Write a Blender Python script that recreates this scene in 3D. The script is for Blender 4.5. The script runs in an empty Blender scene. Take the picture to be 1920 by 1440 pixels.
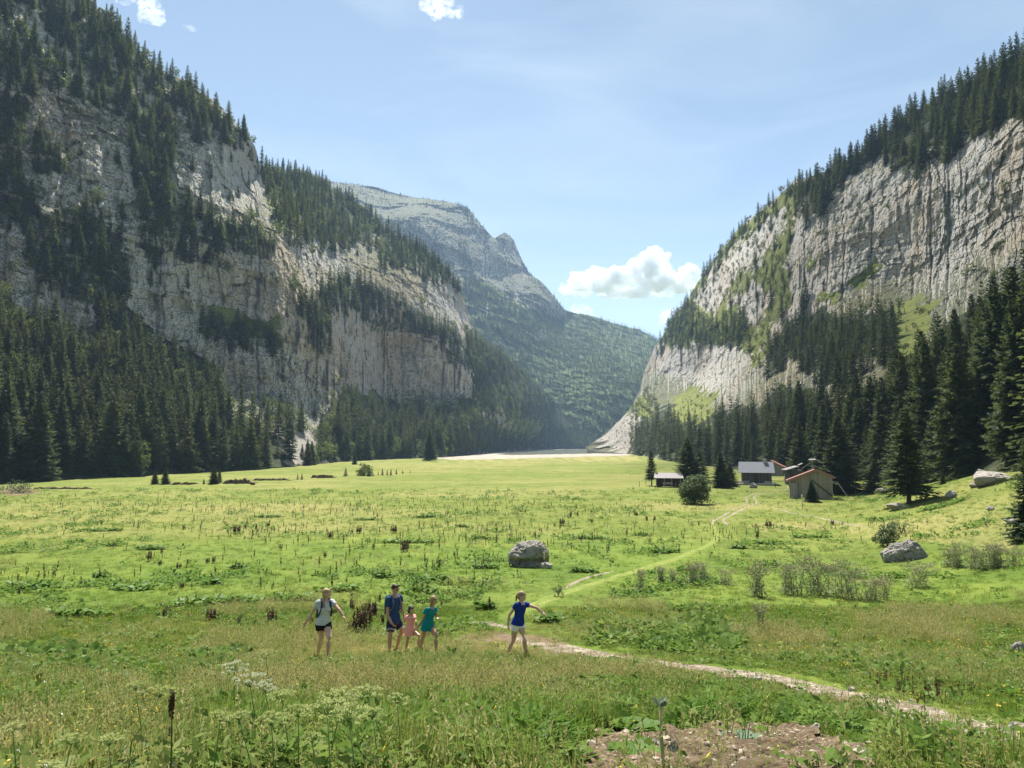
import bpy, bmesh, math, random
import numpy as np
from mathutils import Vector, Matrix, Quaternion

random.seed(11)
rng = np.random.default_rng(7)
scene = bpy.context.scene
COL = scene.collection

# ------------------------------------------------------------------ camera
F = 1280.0                      # focal length in pixels of a 1920 wide frame
PITCH = math.atan(112 / 1280)
cP, sP = math.cos(PITCH), math.sin(PITCH)
cam_data = bpy.data.cameras.new("camera")
cam_data.sensor_width = 36.0
cam_data.lens = 36.0 * F / 1920
cam_data.clip_start = 0.05
cam_data.clip_end = 60000
cam = bpy.data.objects.new("camera", cam_data)
cam.rotation_euler = (math.pi / 2 + PITCH, 0, 0)
COL.objects.link(cam)
scene.camera = cam


def ray(px, py):
    cx = (np.asarray(px, float) - 960) / F
    cz = (720 - np.asarray(py, float)) / F
    return cx, cP - cz * sP, sP + cz * cP


def at(px, py, Y):
    dx, dy, dz = ray(px, py)
    k = Y / dy
    return dx * k, dy * k, dz * k


def atv(px, py, Y):
    return Vector([float(v) for v in at(px, py, Y)])


def proj(x, y, z):
    fw = y * cP + z * sP
    up = -y * sP + z * cP
    return 960 + F * x / fw, 720 - F * up / fw


# ------------------------------------------------------------------ noise
_T = np.random.default_rng(1)
_G = _T.normal(size=(256, 3))
_G /= np.linalg.norm(_G, axis=1)[:, None]
_PM = np.tile(_T.permutation(256), 3)


def perlin(x, y, z=0.0, seed=0):
    x, y, z = np.broadcast_arrays(np.asarray(x, float) + seed * 17.3, np.asarray(y, float) - seed * 9.1, np.asarray(z, float) + seed * 5.7)
    xi, yi, zi = np.floor(x).astype(int), np.floor(y).astype(int), np.floor(z).astype(int)
    xf, yf, zf = x - xi, y - yi, z - zi
    u, v, w = (t * t * t * (t * (t * 6 - 15) + 10) for t in (xf, yf, zf))
    xi &= 255; yi &= 255; zi &= 255

    def g(a, b, c):
        G = _G[_PM[_PM[_PM[xi + a] + yi + b] + zi + c] & 255]
        return G[..., 0] * (xf - a) + G[..., 1] * (yf - b) + G[..., 2] * (zf - c)
    l = lambda a, b, t: a + t * (b - a)
    return 1.5 * l(l(l(g(0, 0, 0), g(1, 0, 0), u), l(g(0, 1, 0), g(1, 1, 0), u), v),
                   l(l(g(0, 0, 1), g(1, 0, 1), u), l(g(0, 1, 1), g(1, 1, 1), u), v), w)


def fbm(x, y, z=0.0, o=4, seed=0, gain=0.5):
    s, a, f = 0.0, 1.0, 1.0
    for k in range(o):
        s = s + a * perlin(x * f, y * f, z * f, seed + k)
        a *= gain; f *= 2.03
    return s


def smooth(a, b, t):
    t = np.clip((np.asarray(t, float) - a) / (b - a), 0, 1)
    return t * t * (3 - 2 * t)


def inpoly(px, py, poly):
    px, py = np.asarray(px, float), np.asarray(py, float)
    r = np.zeros(px.shape, bool)
    n = len(poly)
    for i in range(n):
        x1, y1 = poly[i]; x2, y2 = poly[(i + 1) % n]
        if y1 == y2:
            continue
        c = (y1 > py) != (y2 > py)
        r ^= c & (px < (x2 - x1) * (py - y1) / (y2 - y1) + x1)
    return r


# ------------------------------------------------------------------ objects
def tag(o, label=None, cat=None, group=None, kind=None):
    if label: o["label"] = label
    if cat: o["category"] = cat
    if group: o["group"] = group
    if kind: o["kind"] = kind
    return o


def link(o, parent=None):
    COL.objects.link(o)
    if parent is not None:
        o.parent = parent
    return o


def empty(name, loc=(0, 0, 0), rz=0.0, sc=1.0):
    o = bpy.data.objects.new(name, None)
    o.empty_display_size = 0.2
    o.location = loc
    o.rotation_euler = (0, 0, rz)
    o.scale = (sc, sc, sc) if np.isscalar(sc) else sc
    return link(o)


def mesh_np(name, verts, faces, mats=(), smooth_=False, midx=None):
    """verts (n,3); faces (m,k) of one size k, or a list of such arrays"""
    me = bpy.data.meshes.new(name)
    if isinstance(faces, np.ndarray):
        faces = [faces]
    faces = [f for f in faces if len(f)]
    me.vertices.add(len(verts))
    me.vertices.foreach_set("co", np.ascontiguousarray(verts, dtype=np.float32).ravel())
    tot = sum(f.size for f in faces); nf = sum(len(f) for f in faces)
    me.loops.add(tot); me.polygons.add(nf)
    me.loops.foreach_set("vertex_index", np.concatenate([f.ravel() for f in faces]).astype(np.int32))
    sizes = np.concatenate([np.full(len(f), f.shape[1]) for f in faces])
    starts = np.concatenate([[0], np.cumsum(sizes)[:-1]])
    me.polygons.foreach_set("loop_start", starts.astype(np.int32))
    if midx is not None:
        me.polygons.foreach_set("material_index", np.asarray(midx, dtype=np.int32))
    me.polygons.foreach_set("use_smooth", np.full(nf, bool(smooth_)))
    for m in mats:
        me.materials.append(m)
    me.update(calc_edges=True)
    me.validate()
    return me


def obj_np(name, verts, faces, mats=(), smooth_=False, parent=None, midx=None):
    return link(bpy.data.objects.new(name, mesh_np(name, verts, faces, mats, smooth_, midx)), parent)


def obj_me(name, me, parent=None):
    return link(bpy.data.objects.new(name, me), parent)


def grid_faces(nr, nc):
    i = np.arange(nr * nc).reshape(nr, nc)
    return np.stack([i[:-1, :-1], i[:-1, 1:], i[1:, 1:], i[1:, :-1]], -1).reshape(-1, 4)


class MB:
    """collects boxes, bars, tubes and blobs into one mesh"""
    def __init__(s):
        s.v, s.f = [], []

    def add(s, v, f):
        o = len(s.v)
        s.v += [tuple(p) for p in v]
        s.f += [tuple(i + o for i in q) for q in f]
        return s

    def hexa(s, p):
        return s.add(p, [(0, 3, 2, 1), (4, 5, 6, 7), (0, 1, 5, 4), (1, 2, 6, 5), (2, 3, 7, 6), (3, 0, 4, 7)])

    def box(s, x0, x1, y0, y1, z0, z1):
        return s.hexa([(x0, y0, z0), (x1, y0, z0), (x1, y1, z0), (x0, y1, z0), (x0, y0, z1), (x1, y0, z1), (x1, y1, z1), (x0, y1, z1)])

    def bar(s, a, b, w, h=None):
        a, b = Vector(a), Vector(b)
        h = h or w
        d = (b - a).normalized()
        up = Vector((0, 0, 1)) if abs(d.z) < .95 else Vector((0, 1, 0))
        x = d.cross(up).normalized(); y = x.cross(d)
        q = [(-1, -1), (1, -1), (1, 1), (-1, 1)]
        return s.hexa([a + x * i * w / 2 + y * j * h / 2 for i, j in q] + [b + x * i * w / 2 + y * j * h / 2 for i, j in q])

    def tube(s, pts, rad, n=8):
        pts = [Vector(p) for p in pts]
        rad = rad if hasattr(rad, "__len__") else [rad] * len(pts)
        o = len(s.v)
        for k, p in enumerate(pts):
            d = (pts[min(k + 1, len(pts) - 1)] - pts[max(k - 1, 0)]).normalized()
            up = Vector((0, 0, 1)) if abs(d.z) < .9 else Vector((0, 1, 0))
            x = d.cross(up).normalized(); y = x.cross(d)
            for i in range(n):
                a = 2 * math.pi * i / n
                s.v.append(tuple(p + (x * math.cos(a) + y * math.sin(a)) * rad[k]))
        for k in range(len(pts) - 1):
            for i in range(n):
                j = (i + 1) % n
                s.f.append((o + k * n + i, o + k * n + j, o + k * n + n + j, o + k * n + n + i))
        s.f.append(tuple(o + i for i in reversed(range(n))))
        e = o + (len(pts) - 1) * n
        s.f.append(tuple(e + i for i in range(n)))
        return s

    def mesh(s, name, m, sm=False):
        me = bpy.data.meshes.new(name)
        me.from_pydata(s.v, [], s.f)
        for q in (m if isinstance(m, (list, tuple)) else [m]):
            me.materials.append(q)
        if sm:
            me.polygons.foreach_set("use_smooth", np.ones(len(me.polygons), bool))
        me.update()
        return me

    def build(s, name, m, parent=None, sm=False):
        return obj_me(name, s.mesh(name, m, sm), parent)


# ------------------------------------------------------------------ materials
class NT:
    """tiny node-tree writer"""
    def __init__(s, name):
        s.m = bpy.data.materials.new(name)
        s.m.use_nodes = True
        s.t = s.m.node_tree
        s.t.nodes.clear()
        s.out = s.t.nodes.new("ShaderNodeOutputMaterial")

    def n(s, typ, **kw):
        nd = s.t.nodes.new("ShaderNode" + typ)
        for k, v in kw.items():
            setattr(nd, k, v)
        return nd

    def set(s, sock, v):
        if isinstance(v, bpy.types.NodeSocket):
            s.t.links.new(v, sock)
        elif v is not None:
            if hasattr(sock.default_value, "__len__") and hasattr(v, "__len__") and len(sock.default_value) == 4 and len(v) == 3:
                v = (*v, 1)
            sock.default_value = v

    def coord(s, sx=1, sy=1, sz=1, src="Object"):
        c = s.n("TexCoord").outputs[src]
        mp = s.n("Mapping")
        mp.inputs["Scale"].default_value = (sx, sy, sz)
        s.t.links.new(c, mp.inputs[0])
        return mp.outputs[0]

    def pos(s, sx=1, sy=1, sz=1):
        mp = s.n("Mapping")
        mp.inputs["Scale"].default_value = (sx, sy, sz)
        s.t.links.new(s.n("NewGeometry").outputs["Position"], mp.inputs[0])
        return mp.outputs[0]

    def noise(s, vec, scale=1.0, detail=4, rough=.55, dist=0.0):
        nd = s.n("TexNoise")
        s.set(nd.inputs["Vector"], vec)
        nd.inputs["Scale"].default_value = scale
        nd.inputs["Detail"].default_value = detail
        nd.inputs["Roughness"].default_value = rough
        nd.inputs["Distortion"].default_value = dist
        return nd.outputs["Fac"]

    def ramp(s, fac, stops, interp="LINEAR"):
        nd = s.n("ValToRGB")
        s.set(nd.inputs[0], fac)
        cr = nd.color_ramp
        cr.interpolation = interp
        while len(cr.elements) < len(stops):
            cr.elements.new(.5)
        for e, (p, c) in zip(cr.elements, stops):
            e.position = p
            e.color = (c, c, c, 1) if np.isscalar(c) else (*c, 1)
        return nd.outputs[0]

    def mix(s, fac, a, b, mode="MIX"):
        nd = s.n("Mix", data_type="RGBA", blend_type=mode)
        s.set(nd.inputs[0], fac); s.set(nd.inputs[6], a); s.set(nd.inputs[7], b)
        return nd.outputs[2]

    def math(s, op, a, b=None, clamp=False):
        nd = s.n("Math", operation=op, use_clamp=clamp)
        s.set(nd.inputs[0], a)
        if b is not None: s.set(nd.inputs[1], b)
        return nd.outputs[0]

    def attr(s, name, typ="GEOMETRY"):
        return s.n("Attribute", attribute_name=name, attribute_type=typ)

    def bump(s, h, strength=.5, dist=1.0, normal=None):
        nd = s.n("Bump")
        s.set(nd.inputs["Height"], h)
        nd.inputs["Strength"].default_value = strength
        nd.inputs["Distance"].default_value = dist
        if normal: s.set(nd.inputs["Normal"], normal)
        return nd.outputs[0]

    def principled(s, col, rough=.8, normal=None, spec=.3, metal=0.0, **kw):
        b = s.n("BsdfPrincipled")
        s.set(b.inputs["Base Color"], col)
        s.set(b.inputs["Roughness"], rough)
        s.set(b.inputs["Specular IOR Level"], spec)
        s.set(b.inputs["Metallic"], metal)
        if normal is not None: s.set(b.inputs["Normal"], normal)
        s.t.links.new(b.outputs[0], s.out.inputs[0])
        return b

    def leaf(s, col, trans=.35, tcol=None, spec=.15, rough=.55):
        """diffuse + translucent + a little gloss"""
        b = s.n("BsdfPrincipled")
        s.set(b.inputs["Base Color"], col); s.set(b.inputs["Roughness"], rough); s.set(b.inputs["Specular IOR Level"], spec)
        t = s.n("BsdfTranslucent")
        s.set(t.inputs[0], tcol if tcol is not None else col)
        mx = s.n("MixShader")
        mx.inputs[0].default_value = trans
        s.t.links.new(b.outputs[0], mx.inputs[1]); s.t.links.new(t.outputs[0], mx.inputs[2])
        s.t.links.new(mx.outputs[0], s.out.inputs[0])


def flat_mat(name, col, rough=.7, var=.25, scale=8.0, spec=.3, metal=0.0):
    t = NT(name)
    n = t.noise(t.coord(), scale, 5)
    c = t.mix(n, [v * (1 - var) for v in col], [min(1, v * (1 + var)) for v in col])
    t.principled(c, rough, t.bump(n, .15, .02), spec, metal)
    return t.m


# ------------------------------------------------------------------ the lie of the land
GY = [-60, -30, -5, 0, 3, 5, 7, 10, 13, 16.5, 17, 19, 22, 26, 32, 43, 60, 80, 124, 200, 400, 900, 6000]
GZ = [4, 2, -1.2, -1.7, -1.95, -2.3, -2.9, -3.72, -4.4, -5.07, -5.22, -5.68, -6.1, -6.55, -7.15, -8.0, -8.8, -9.4, -9.9, -10.4, -11.0, -11.2, -11.5]
RY = [-60, 0, 20, 30, 60, 90, 124, 160, 200, 300, 500, 700, 1000, 1500, 2500]
RX = [20, 16, 17, 19, 28, 40, 61, 72, 80, 97, 112, 130, 170, 330, 900]


def ground(x, y):
    x, y = np.asarray(x, float), np.asarray(y, float)
    z = np.interp(y, GY, GZ)
    d = np.maximum(0, x - np.interp(y, RY, RX))
    z = z + np.minimum(0.30 * d * d / (d + 5), 30)
    r = np.hypot(x, y)
    z = z + perlin(x / 17, y / 17, 0, 3) * 0.30 * smooth(22, 60, r) * (1 - smooth(260, 420, r)) + perlin(x / 5, y / 5, 0, 4) * .10 * smooth(2, 8, r) * (1 - smooth(60, 140, r))
    z = z + perlin(x / 1.3, y / 1.3, 0, 5) * .035 * (1 - smooth(25, 60, r))
    return z


_MY = np.geomspace(1.2, 6000, 900)


def hit(px, py):
    """where the sight line of a photo pixel meets the ground"""
    dx, dy, dz = (float(v) for v in ray(px, py))
    X, Z = dx / dy * _MY, dz / dy * _MY
    below = np.nonzero(Z < ground(X, _MY))[0]
    if not len(below):
        return None
    k = below[0]
    a, b = _MY[max(k - 1, 0)], _MY[k]
    for _ in range(30):
        m = (a + b) / 2
        if dz / dy * m < ground(dx / dy * m, m): b = m
        else: a = m
    x = dx / dy * b
    return Vector((x, b, float(ground(x, b))))


def gpt(px, Y):
    """point of the ground at depth Y in photo column px (column taken at the horizon)"""
    x = (px - 960) / F * Y * 1.0
    for _ in range(3):
        z = float(ground(x, Y))
        fw = Y * cP + z * sP
        x = (px - 960) / F * fw
    return Vector((x, Y, float(ground(x, Y))))
def m_rock(name, light=1.0, ochre=.5, ws=1.0, soilc=((.020, .027, .013), (.042, .052, .022), (.10, .095, .06))):
    t = NT(name)
    z = t.attr("zone")
    sep = t.n("SeparateColor"); t.t.links.new(z.outputs["Color"], sep.inputs[0])
    R, G, B = sep.outputs[0], sep.outputs[1], sep.outputs[2]
    big = t.noise(t.pos(.012, .012, .008), 1, 5, .6)
    streak = t.noise(t.pos(.16, .16, .011), 1, 7, .68, .4)
    streak2 = t.noise(t.pos(.55, .55, .035), 1, 6, .7, .6)
    strata = t.noise(t.pos(.012, .012, .14), 1, 5, .6, .5)
    fine = t.noise(t.pos(.5, .5, .4), 1, 6, .7)
    wv = t.n("VectorMath", operation="ADD"); wn_ = t.n("TexNoise"); t.set(wn_.inputs["Vector"], t.pos(.06, .06, .06)); wn_.inputs["Scale"].default_value = 1; wn_.inputs["Detail"].default_value = 4
    t.set(wv.inputs[0], t.pos(.13 / ws, .13 / ws, .028 / ws)); t.set(wv.inputs[1], wn_.outputs["Color"])
    vr = t.n("TexVoronoi", feature="DISTANCE_TO_EDGE"); t.set(vr.inputs["Vector"], wv.outputs[0]); vr.inputs["Scale"].default_value = 1
    wv2 = t.n("VectorMath", operation="ADD"); t.set(wv2.inputs[0], t.pos(.42 / ws, .42 / ws, .15 / ws)); t.set(wv2.inputs[1], wn_.outputs["Color"])
    vr2 = t.n("TexVoronoi", feature="DISTANCE_TO_EDGE"); t.set(vr2.inputs["Vector"], wv2.outputs[0]); vr2.inputs["Scale"].default_value = 1
    crack = t.math("MAXIMUM", t.ramp(vr.outputs["Distance"], [(.0, .6), (.03, 0.0)]), t.ramp(vr2.outputs["Distance"], [(.0, .32), (.05, 0.0)]))
    base = t.ramp(streak, [(.28, (.32 * light, .303 * light, .28 * light)), (.45, (.485 * light, .458 * light, .42 * light)), (.66, (.59 * light, .557 * light, .51 * light))])
    och = t.ramp(t.math("MULTIPLY", big, t.math("ADD", streak2, .42)), [(.44, 0.0), (.60, ochre)])
    c = t.mix(och, base, (.46 * light, .33 * light, .20 * light))
    c = t.mix(t.ramp(streak2, [(.30, .40), (.43, 0.0)]), c, (.12, .115, .11))
    c = t.mix(t.ramp(strata, [(.34, .4), (.42, 0.0)]), c, (.15, .142, .135))
    c = t.mix(t.ramp(fine, [(.33, .3), (.45, 0.0)]), c, (.15, .145, .14))
    c = t.mix(crack, c, (.09, .085, .08))
    # ledges that hold turf
    nz = t.n("SeparateXYZ"); t.t.links.new(t.n("NewGeometry").outputs["Normal"], nz.inputs[0])
    turf = t.ramp(t.math("ADD", nz.outputs[2], t.math("MULTIPLY", t.math("SUBTRACT", fine, .5), .7)), [(.50, 0.0), (.72, .85)])
    grassc = t.ramp(t.noise(t.pos(.2, .2, .2), 1, 5), [(.3, (.040, .052, .016)), (.7, (.105, .120, .034))])
    c = t.mix(turf, c, grassc)
    soil = t.ramp(t.noise(t.pos(.15, .15, .15), 1, 5), [(.3, soilc[0]), (.55, soilc[1]), (.8, soilc[2])])
    Rw = t.ramp(t.math("ADD", R, t.math("MULTIPLY", t.math("SUBTRACT", fine, .5), .8)), [(.35, 0.0), (.62, 1.0)])
    c = t.mix(Rw, soil, c)
    meadow = t.ramp(t.noise(t.pos(.09, .09, .09), 1, 6, .65), [(.3, (.075, .10, .022)), (.55, (.17, .19, .045)), (.8, (.26, .25, .10))])
    c = t.mix(t.ramp(t.math("ADD", G, t.math("MULTIPLY", t.math("SUBTRACT", fine, .5), .9)), [(.35, 0.0), (.65, 1.0)]), c, meadow)
    scree = t.ramp(t.noise(t.pos(.8, .8, .8), 1, 6, .7), [(.3, (.21, .19, .165)), (.7, (.40, .37, .33))])
    c = t.mix(t.ramp(t.math("ADD", B, t.math("MULTIPLY", t.math("SUBTRACT", fine, .5), .8)), [(.35, 0.0), (.65, 1.0)]), c, scree)
    h = t.math("ADD", t.math("MULTIPLY", streak, 2.2), t.math("ADD", t.math("MULTIPLY", streak2, 1.3), t.math("ADD", t.math("MULTIPLY", strata, 1.2), fine)))
    t.principled(c, .95, t.bump(t.math("SUBTRACT", h, t.math("MULTIPLY", crack, 1.2)), .5, 2.0), .1)
    return t.m


def m_needles(name, dark, lite):
    t = NT(name)
    oi = t.n("ObjectInfo")
    n = t.noise(t.coord(), .9, 3)
    a = t.mix(oi.outputs["Random"], dark, lite)
    c = t.mix(t.ramp(n, [(.3, .25), (.7, 1.0)]), [v * .55 for v in dark], a)
    t.leaf(c, .34, t.mix(.5, c, (.15, .18, .03)), .05, .6)
    return t.m


def m_leaves(name, dark, lite, trans=.4):
    t = NT(name)
    oi = t.n("ObjectInfo")
    n = t.noise(t.coord(), 1.4, 3)
    c = t.mix(t.math("ADD", t.math("MULTIPLY", oi.outputs["Random"], .5), t.math("MULTIPLY", n, .5)), dark, lite)
    t.leaf(c, trans, t.mix(.5, c, lite), .08, .5)
    return t.m


M = {}
M["rock"] = m_rock("limestone", 1.0, .7)
M["rock_far"] = m_rock("limestone_far", 1.0, .35, 3.0, ((.06, .09, .035), (.10, .135, .045), (.17, .19, .07)))
M["needles"] = m_needles("spruce_needles", (.042, .074, .040), (.105, .13, .046))
M["needles_olive"] = m_needles("spruce_needles_olive", (.062, .085, .030), (.12, .13, .042))
M["needles_brown"] = m_needles("spruce_needles_brown", (.075, .062, .045), (.13, .10, .07))
M["needles_far"] = m_needles("spruce_needles_far", (.055, .095, .045), (.12, .16, .06))
M["leaves"] = m_leaves("leaf_green", (.06, .10, .024), (.15, .18, .045))
M["leaves_grey"] = m_leaves("leaf_grey_green", (.07, .10, .045), (.15, .19, .09))
M["bark"] = flat_mat("bark", (.085, .062, .048), .9, .5, 3)
M["bark_grey"] = flat_mat("bark_grey", (.20, .18, .16), .9, .4, 3)
# ------------------------------------------------------------------ ground sheet
DRY = [(.9, [(560, 1215), (900, 1195), (1080, 1215), (1330, 1255), (1300, 1300), (1000, 1320), (700, 1300), (560, 1260)]), (.5, [(0, 1165), (560, 1160), (560, 1230), (0, 1240)]), (.7, [(1420, 975), (1640, 985), (1660, 1000), (1400, 990)]),
       (.8, [(820, 858), (1180, 852), (1240, 862), (1100, 864), (900, 864), (820, 862)]), (.6, [(1330, 1180), (1700, 1170), (1900, 1240), (1500, 1260)]), (.45, [(0, 940), (640, 945), (900, 960), (700, 975), (0, 980)]), (.6, [(1600, 980), (1920, 960), (1920, 1030), (1650, 1010)]), (.5, [(660, 866), (1000, 868), (1000, 876), (660, 880)])]
BARE = [(.9, [(1060, 1375), (1180, 1362), (1400, 1352), (1540, 1365), (1650, 1405), (1690, 1445), (1040, 1450)]), (.8, [(860, 1190), (930, 1184), (1010, 1192), (1060, 1206), (1010, 1216), (900, 1204)]), (.7, [(1000, 1205), (1200, 1228), (1400, 1256), (1560, 1290), (1720, 1330), (1930, 1370), (1930, 1420), (1800, 1390), (1600, 1330), (1400, 1290), (1180, 1250), (1000, 1225)]),
        (.8, [(655, 1203), (690, 1203), (690, 1210), (655, 1210)]), (.6, [(100, 1160), (150, 1160), (145, 1172), (105, 1172)]), (.7, [(0, 912), (60, 910), (80, 925), (0, 930)]),
        (.6, [(1590, 1080), (1640, 1085), (1640, 1092), (1590, 1090)])]


def build_ground():
    ang = np.radians(np.concatenate([np.arange(-180, -66, 4.0), np.arange(-66, 66, .33), np.arange(66, 180.1, 4.0)]))
    rad = np.concatenate([[0.0], np.geomspace(.6, 30, 170), np.geomspace(30, 400, 130)[1:], np.geomspace(400, 30000, 50)[1:]])
    A, Rr = np.meshgrid(ang, rad)
    X, Y = Rr * np.sin(A), Rr * np.cos(A)
    Z = ground(X, Y)
    Z = np.where((Rr > 1500), np.minimum(Z, -11.2), Z)
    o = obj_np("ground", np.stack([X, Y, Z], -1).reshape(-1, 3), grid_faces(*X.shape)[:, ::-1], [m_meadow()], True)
    # dry sward, earth showing through, and cloud shade painted on the near turf
    px, py = proj(X, np.maximum(Y, .3), Z)
    dry = np.zeros(X.shape); bare = np.zeros(X.shape)
    wx = px + fbm(X / 4, Y / 4, 0, 4, 71) * 26; wy = py + fbm(X / 4, Y / 4, 0, 4, 72) * 9
    fw = (Y > .5) & (np.abs(X) < Y * 1.2)
    for amt, poly in DRY: dry[inpoly(wx, wy, poly) & fw] = amt
    for amt, poly in BARE: bare[inpoly(wx, wy, poly) & fw] = amt
    a = o.data.color_attributes.new("cover_shade", "FLOAT_COLOR", "POINT")
    C4 = np.zeros(X.shape + (4,), np.float32); C4[..., 0] = dry; C4[..., 1] = bare; C4[..., 2] = 1 - smooth(45, 85, Rr + 14 * fbm(X / 30, Y / 30, 0, 3, 73)); C4[..., 3] = 1  # blue channel: near ground, where thin cloud shade is painted into the turf
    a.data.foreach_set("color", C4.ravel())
    tag(o, "grassy valley floor and the bank it slopes down from", None, None, "structure")
    return o


def m_meadow():
    t = NT("meadow_turf")
    big = t.noise(t.pos(.03, .05, .03), 1, 5, .6)
    mid = t.noise(t.pos(.22, .22, .22), 1, 5, .65)
    fine = t.noise(t.pos(3.2, 3.2, 3.2), 1, 6, .75)
    vf = t.noise(t.pos(22, 22, 22), 1, 4, .7)
    c = t.ramp(mid, [(.25, (.09, .135, .024)), (.5, (.155, .19, .036)), (.75, (.24, .25, .06))])
    dry = t.ramp(t.math("ADD", t.math("MULTIPLY", big, .8), t.math("MULTIPLY", fine, .25)), [(.50, 0.0), (.64, .8)])
    c = t.mix(dry, c, (.27, .25, .085))
    c = t.mix(t.ramp(fine, [(.34, .65), (.52, 0.0)]), c, (.038, .064, .012))
    c = t.mix(t.ramp(vf, [(.35, .5), (.55, 0.0)]), c, (.045, .06, .018))
    cv = t.n("SeparateColor"); t.t.links.new(t.attr("cover_shade").outputs["Color"], cv.inputs[0])
    c = t.mix(t.math("MULTIPLY", cv.outputs[2], .8), c, t.ramp(t.math("ADD", t.math("MULTIPLY", mid, .6), t.math("MULTIPLY", fine, .4)), [(.3, (.055, .10, .015)), (.5, (.105, .165, .024)), (.7, (.19, .23, .04))]))  # darker green stands in for cloud shade over the near ground
    edge = t.math("MULTIPLY", t.math("SUBTRACT", fine, .5), 1.2)
    c = t.mix(t.ramp(t.math("ADD", cv.outputs[0], edge), [(.2, 0.0), (.9, .75)]), c, t.ramp(vf, [(.3, (.20, .17, .065)), (.7, (.36, .31, .13))]))
    c = t.mix(t.ramp(t.math("ADD", cv.outputs[1], edge), [(.4, 0.0), (.7, 1.0)]), c, t.ramp(vf, [(.3, (.10, .070, .045)), (.6, (.23, .165, .11)), (.8, (.36, .30, .23))]))
    h = t.math("ADD", t.math("MULTIPLY", fine, 1.0), t.math("MULTIPLY", vf, .35))
    t.principled(c, .95, t.bump(h, .6, .25), .08)
    return t.m


GROUND = build_ground()


# ------------------------------------------------------------------ mountains
def tps(pts):
    p = np.array([(a / 1000, b / 1000) for a, b, _ in pts]); v = np.log([c for *_, c in pts])
    n = len(p)

    def k(a, b):
        r = np.linalg.norm(a[:, None, :] - b[None], axis=-1)
        return np.where(r > 0, r * r * np.log(r + 1e-12), 0)
    A = np.zeros((n + 3, n + 3))
    A[:n, :n] = k(p, p) + np.eye(n) * 1e-4
    A[:n, n] = 1; A[:n, n + 1:] = p; A[n, :n] = 1; A[n + 1:, :n] = p.T
    w = np.linalg.solve(A, np.concatenate([v, [0, 0, 0]]))

    def f(px, py):
        q = np.stack([px.ravel() / 1000, py.ravel() / 1000], -1)
        o = np.empty(len(q))
        for s in range(0, len(q), 40000):
            c = q[s:s + 40000]
            o[s:s + 40000] = k(c, p) @ w[:n] + w[n] + c @ w[n + 1:]
        return np.exp(o).reshape(px.shape)
    return f


class Section:
    pass


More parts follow.
